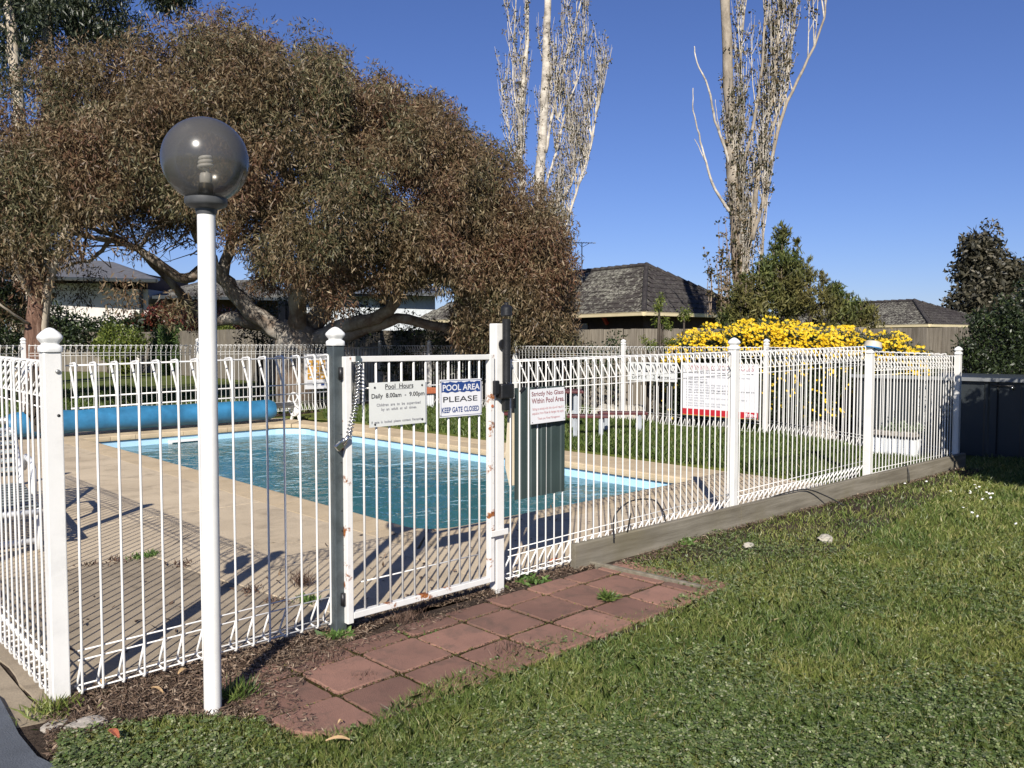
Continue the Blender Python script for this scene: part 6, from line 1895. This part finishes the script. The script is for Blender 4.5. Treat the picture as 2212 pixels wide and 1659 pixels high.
# irrigation hoses looping over the sleepers
for pts_, lb in (([pz(1340,1165,0.17)+Vector((0,0.05,0)), pz(1352,1120,0.25)+Vector((0,0.1,0)), pz(1390,1088,0.3)+Vector((0,0.12,0)), pz(1440,1085,0.3)+Vector((0,0.12,0)), pz(1458,1110,0.25)+Vector((0,0.1,0)), pz(1462,1130,0.18)+Vector((0,0.1,0))], 'black hose loop on the deck behind the right fence panel'),
                 ([pz(1360,1150,0.17)+Vector((0,0.02,0)), pz(1368,1110,0.3)+Vector((0,0.02,0))], 'short black hose stub leaning in the right fence panel'),
                 ([Vector((3.0,-0.01,0.15)), Vector((3.25,-0.06,0.185)), Vector((3.55,-0.10,0.18)), Vector((3.8,-0.17,0.09)), Vector((3.92,-0.26,0.01))], 'black hose arching over the sleepers onto the grass'),
                 ([Vector((5.72,-0.05,0.17)), Vector((5.66,-0.10,0.18)), Vector((5.62,-0.15,0.12)), Vector((5.62,-0.16,0.0))], 'black hose hanging over the farthest sleeper')):
    m = MB(); o_ = limb(m, pts_, 0.006, 0.006, 6, 0.0, 5); c = pts_[0]
    o = m.build('hose', M['hose'], org=c, smooth=True); tag(o, lb, 'hose', 'black hoses')

# ------------------------------------------------------------------ grass
def patch(P, sc, off=0.0):
    """smooth value noise for thinning and height"""
    x = P[:,0]*sc+off; y = P[:,1]*sc+off*1.7
    return (np.sin(x*1.3+1.7*np.sin(y*0.9))+np.sin(y*1.7+1.3*np.sin(x*1.1+2))+0.6*np.sin(x*3.1+y*2.3))/2.6
def view_samples(n_, seed, x0, x1, y0, y1):
    r = np.random.default_rng(seed)
    px = r.uniform(x0, x1, n_); py = r.uniform(y0, y1, n_)
    X = (px-1106)*1.736/3100; q = (829.5-py)*1.736/3100
    c, s_ = math.cos(PITCH), math.sin(PITCH)
    Yd = c + s_*q; Zd = -s_ + c*q; t_ = -CAM.z/Zd
    u = CAM.x + (X*CA + Yd*SA)*t_; v_ = CAM.y + (-X*SA + Yd*CA)*t_
    return np.column_stack([u, v_])
def blades(name, P, h_, wd, mat, seed, z0=-0.012, lean=0.55):
    r = np.random.default_rng(seed); N = len(P)
    dist = np.hypot(P[:,0]-CAM.x, P[:,1]-CAM.y)
    pn = patch(P, 2.1); hh = h_*(0.55+0.75*r.random(N))*(1+0.30*pn)*(1+0.02*dist)
    w_ = wd*(0.7+0.6*r.random(N))*np.maximum(1, dist/4.0)
    b0 = np.column_stack([P, np.full(N, z0)])
    ln = lean*(1+0.4*patch(P, 3.3, 5))
    d = np.column_stack([r.normal(size=N)*ln, r.normal(size=N)*ln, np.ones(N)]); d /= np.linalg.norm(d,axis=1)[:,None]
    s_ = np.cross(d, r.normal(size=(N,3))); s_ /= np.linalg.norm(s_,axis=1)[:,None]
    bend = np.column_stack([r.normal(size=(N,2))*0.35, np.full(N,-0.12)])
    m1 = b0 + d*(hh*0.55)[:,None]; tp_ = b0 + d*hh[:,None] + bend*hh[:,None]*0.6
    V = np.stack([b0 - s_*w_[:,None]/2, b0 + s_*w_[:,None]/2, m1 + s_*w_[:,None]*0.4, tp_, m1 - s_*w_[:,None]*0.4],1).reshape(-1,3)
    return npmesh(name, V, N, 5, mat)
r = np.random.default_rng(101)
Pg = np.vstack([view_samples(330000, 102, -60, 2290, 990, 1760), r.uniform((-2.6,-6),(10,0.2),(60000,2))])
Pg = Pg[inpoly(Pg, LAWN)]
bare = patch(Pg, 1.6, 3.0)
keep = r.random(len(Pg)) < np.clip(1.15 + 0.9*bare, 0.35, 1) * np.clip(0.30 + 1.1*np.clip((-0.09-Pg[:,1])/0.9,0,1) + 0.5*(Pg[:,0]<0.8) + 0.35*patch(Pg, 4.5, 1.0), 0.12, 1)
Pg = Pg[keep]
tag(blades('grass', Pg, 0.044, 0.0028, M['grass'], 103), 'short green lawn grass in front of the fence', 'grass', None, 'stuff')
# clover: three little leaflets as small quads, in patches
Pc = view_samples(150000, 104, -60, 2290, 1150, 1760); Pc = Pc[inpoly(Pc, LAWN)]
cm_ = patch(Pc, 1.25, 9.0) + 0.5*patch(Pc, 4.0, 2.0)
Pc = Pc[r.random(len(Pc)) < np.clip(0.25 + 0.55*cm_, 0.04, 0.8)][:70000]
N = len(Pc); zc = -0.012 + 0.018 + r.random(N)*0.028
nrm = r.normal(size=(N,3))*0.28 + np.array([0,0,1.0]); nrm /= np.linalg.norm(nrm,axis=1)[:,None]
t1 = np.cross(nrm, r.normal(size=(N,3))); t1 /= np.linalg.norm(t1,axis=1)[:,None]; t2 = np.cross(nrm,t1)
cc = np.column_stack([Pc, zc]); sz = (0.007+0.006*r.random(N))[:,None]
V = []
for k in range(3):
    a = 2*math.pi*k/3; d = t1*math.cos(a)+t2*math.sin(a); s_ = -t1*math.sin(a)+t2*math.cos(a)
    V.append(np.stack([cc, cc+d*sz*0.7+s_*sz*0.55, cc+d*sz*1.1, cc+d*sz*0.7-s_*sz*0.55],1))
V = np.stack(V,1).reshape(-1,3)
tag(npmesh('clover', V, N*3, 4, M['clover']), 'clover patches through the front lawn', 'clover', None, 'stuff')
# inner grass strip
Pi = view_samples(330000, 105, 700, 2080, 850, 1040)
IL = [(4.97,0.1),(7.15,0.0),(8.28,2.95),(8.33,12.4),(5.9,11.75),(4.8,11.0),(4.97,9.9)]
Pi = Pi[inpoly(Pi, IL)]
r2 = np.random.default_rng(106)
Pi = Pi[:90000]
tag(blades('grass', Pi, 0.085, 0.0045, M['grass_in'], 107, 0.02, 0.4), 'longer grass on the strip between the pool and the far fence', 'grass', None, 'stuff')
Pb = np.vstack([r2.uniform((-10,11.9),(6,24),(70000,2)), r2.uniform((8.4,3),(10.5,12),(7000,2))])
tag(blades('grass', Pb, 0.11, 0.006, M['grass_in'], 108, -0.035, 0.5), 'rough dappled grass beyond the back fence', 'grass', None, 'stuff')
# lawn daisies
r3 = np.random.default_rng(109)
dz = []
for cx_, cy_, n_, sx, sy in ((2105,1075,11,42,12),(1960,1042,4,50,10),(2110,1120,4,60,40)):
    for _ in range(n_): dz.append(pz(cx_+r3.normal()*sx, cy_+r3.normal()*sy))
dm = MB(); dm.lathe([(0.003,0),(0.012,0.004),(0.011,0.007),(0.003,0.006)], (0,0,0), 8); dme = dm.mesh('lawn_daisy', M['daisy_white'], True)
for p in dz:
    if p.y > -0.2: continue
    o = link('lawn_daisy', dme, None, (p.x,p.y,0.055)); o.rotation_euler = (r3.normal()*0.3, r3.normal()*0.3-0.3, 0)
    tag(o, 'small white daisy flower in the lawn near the shed corner', 'flower', 'white daisies in the lawn')
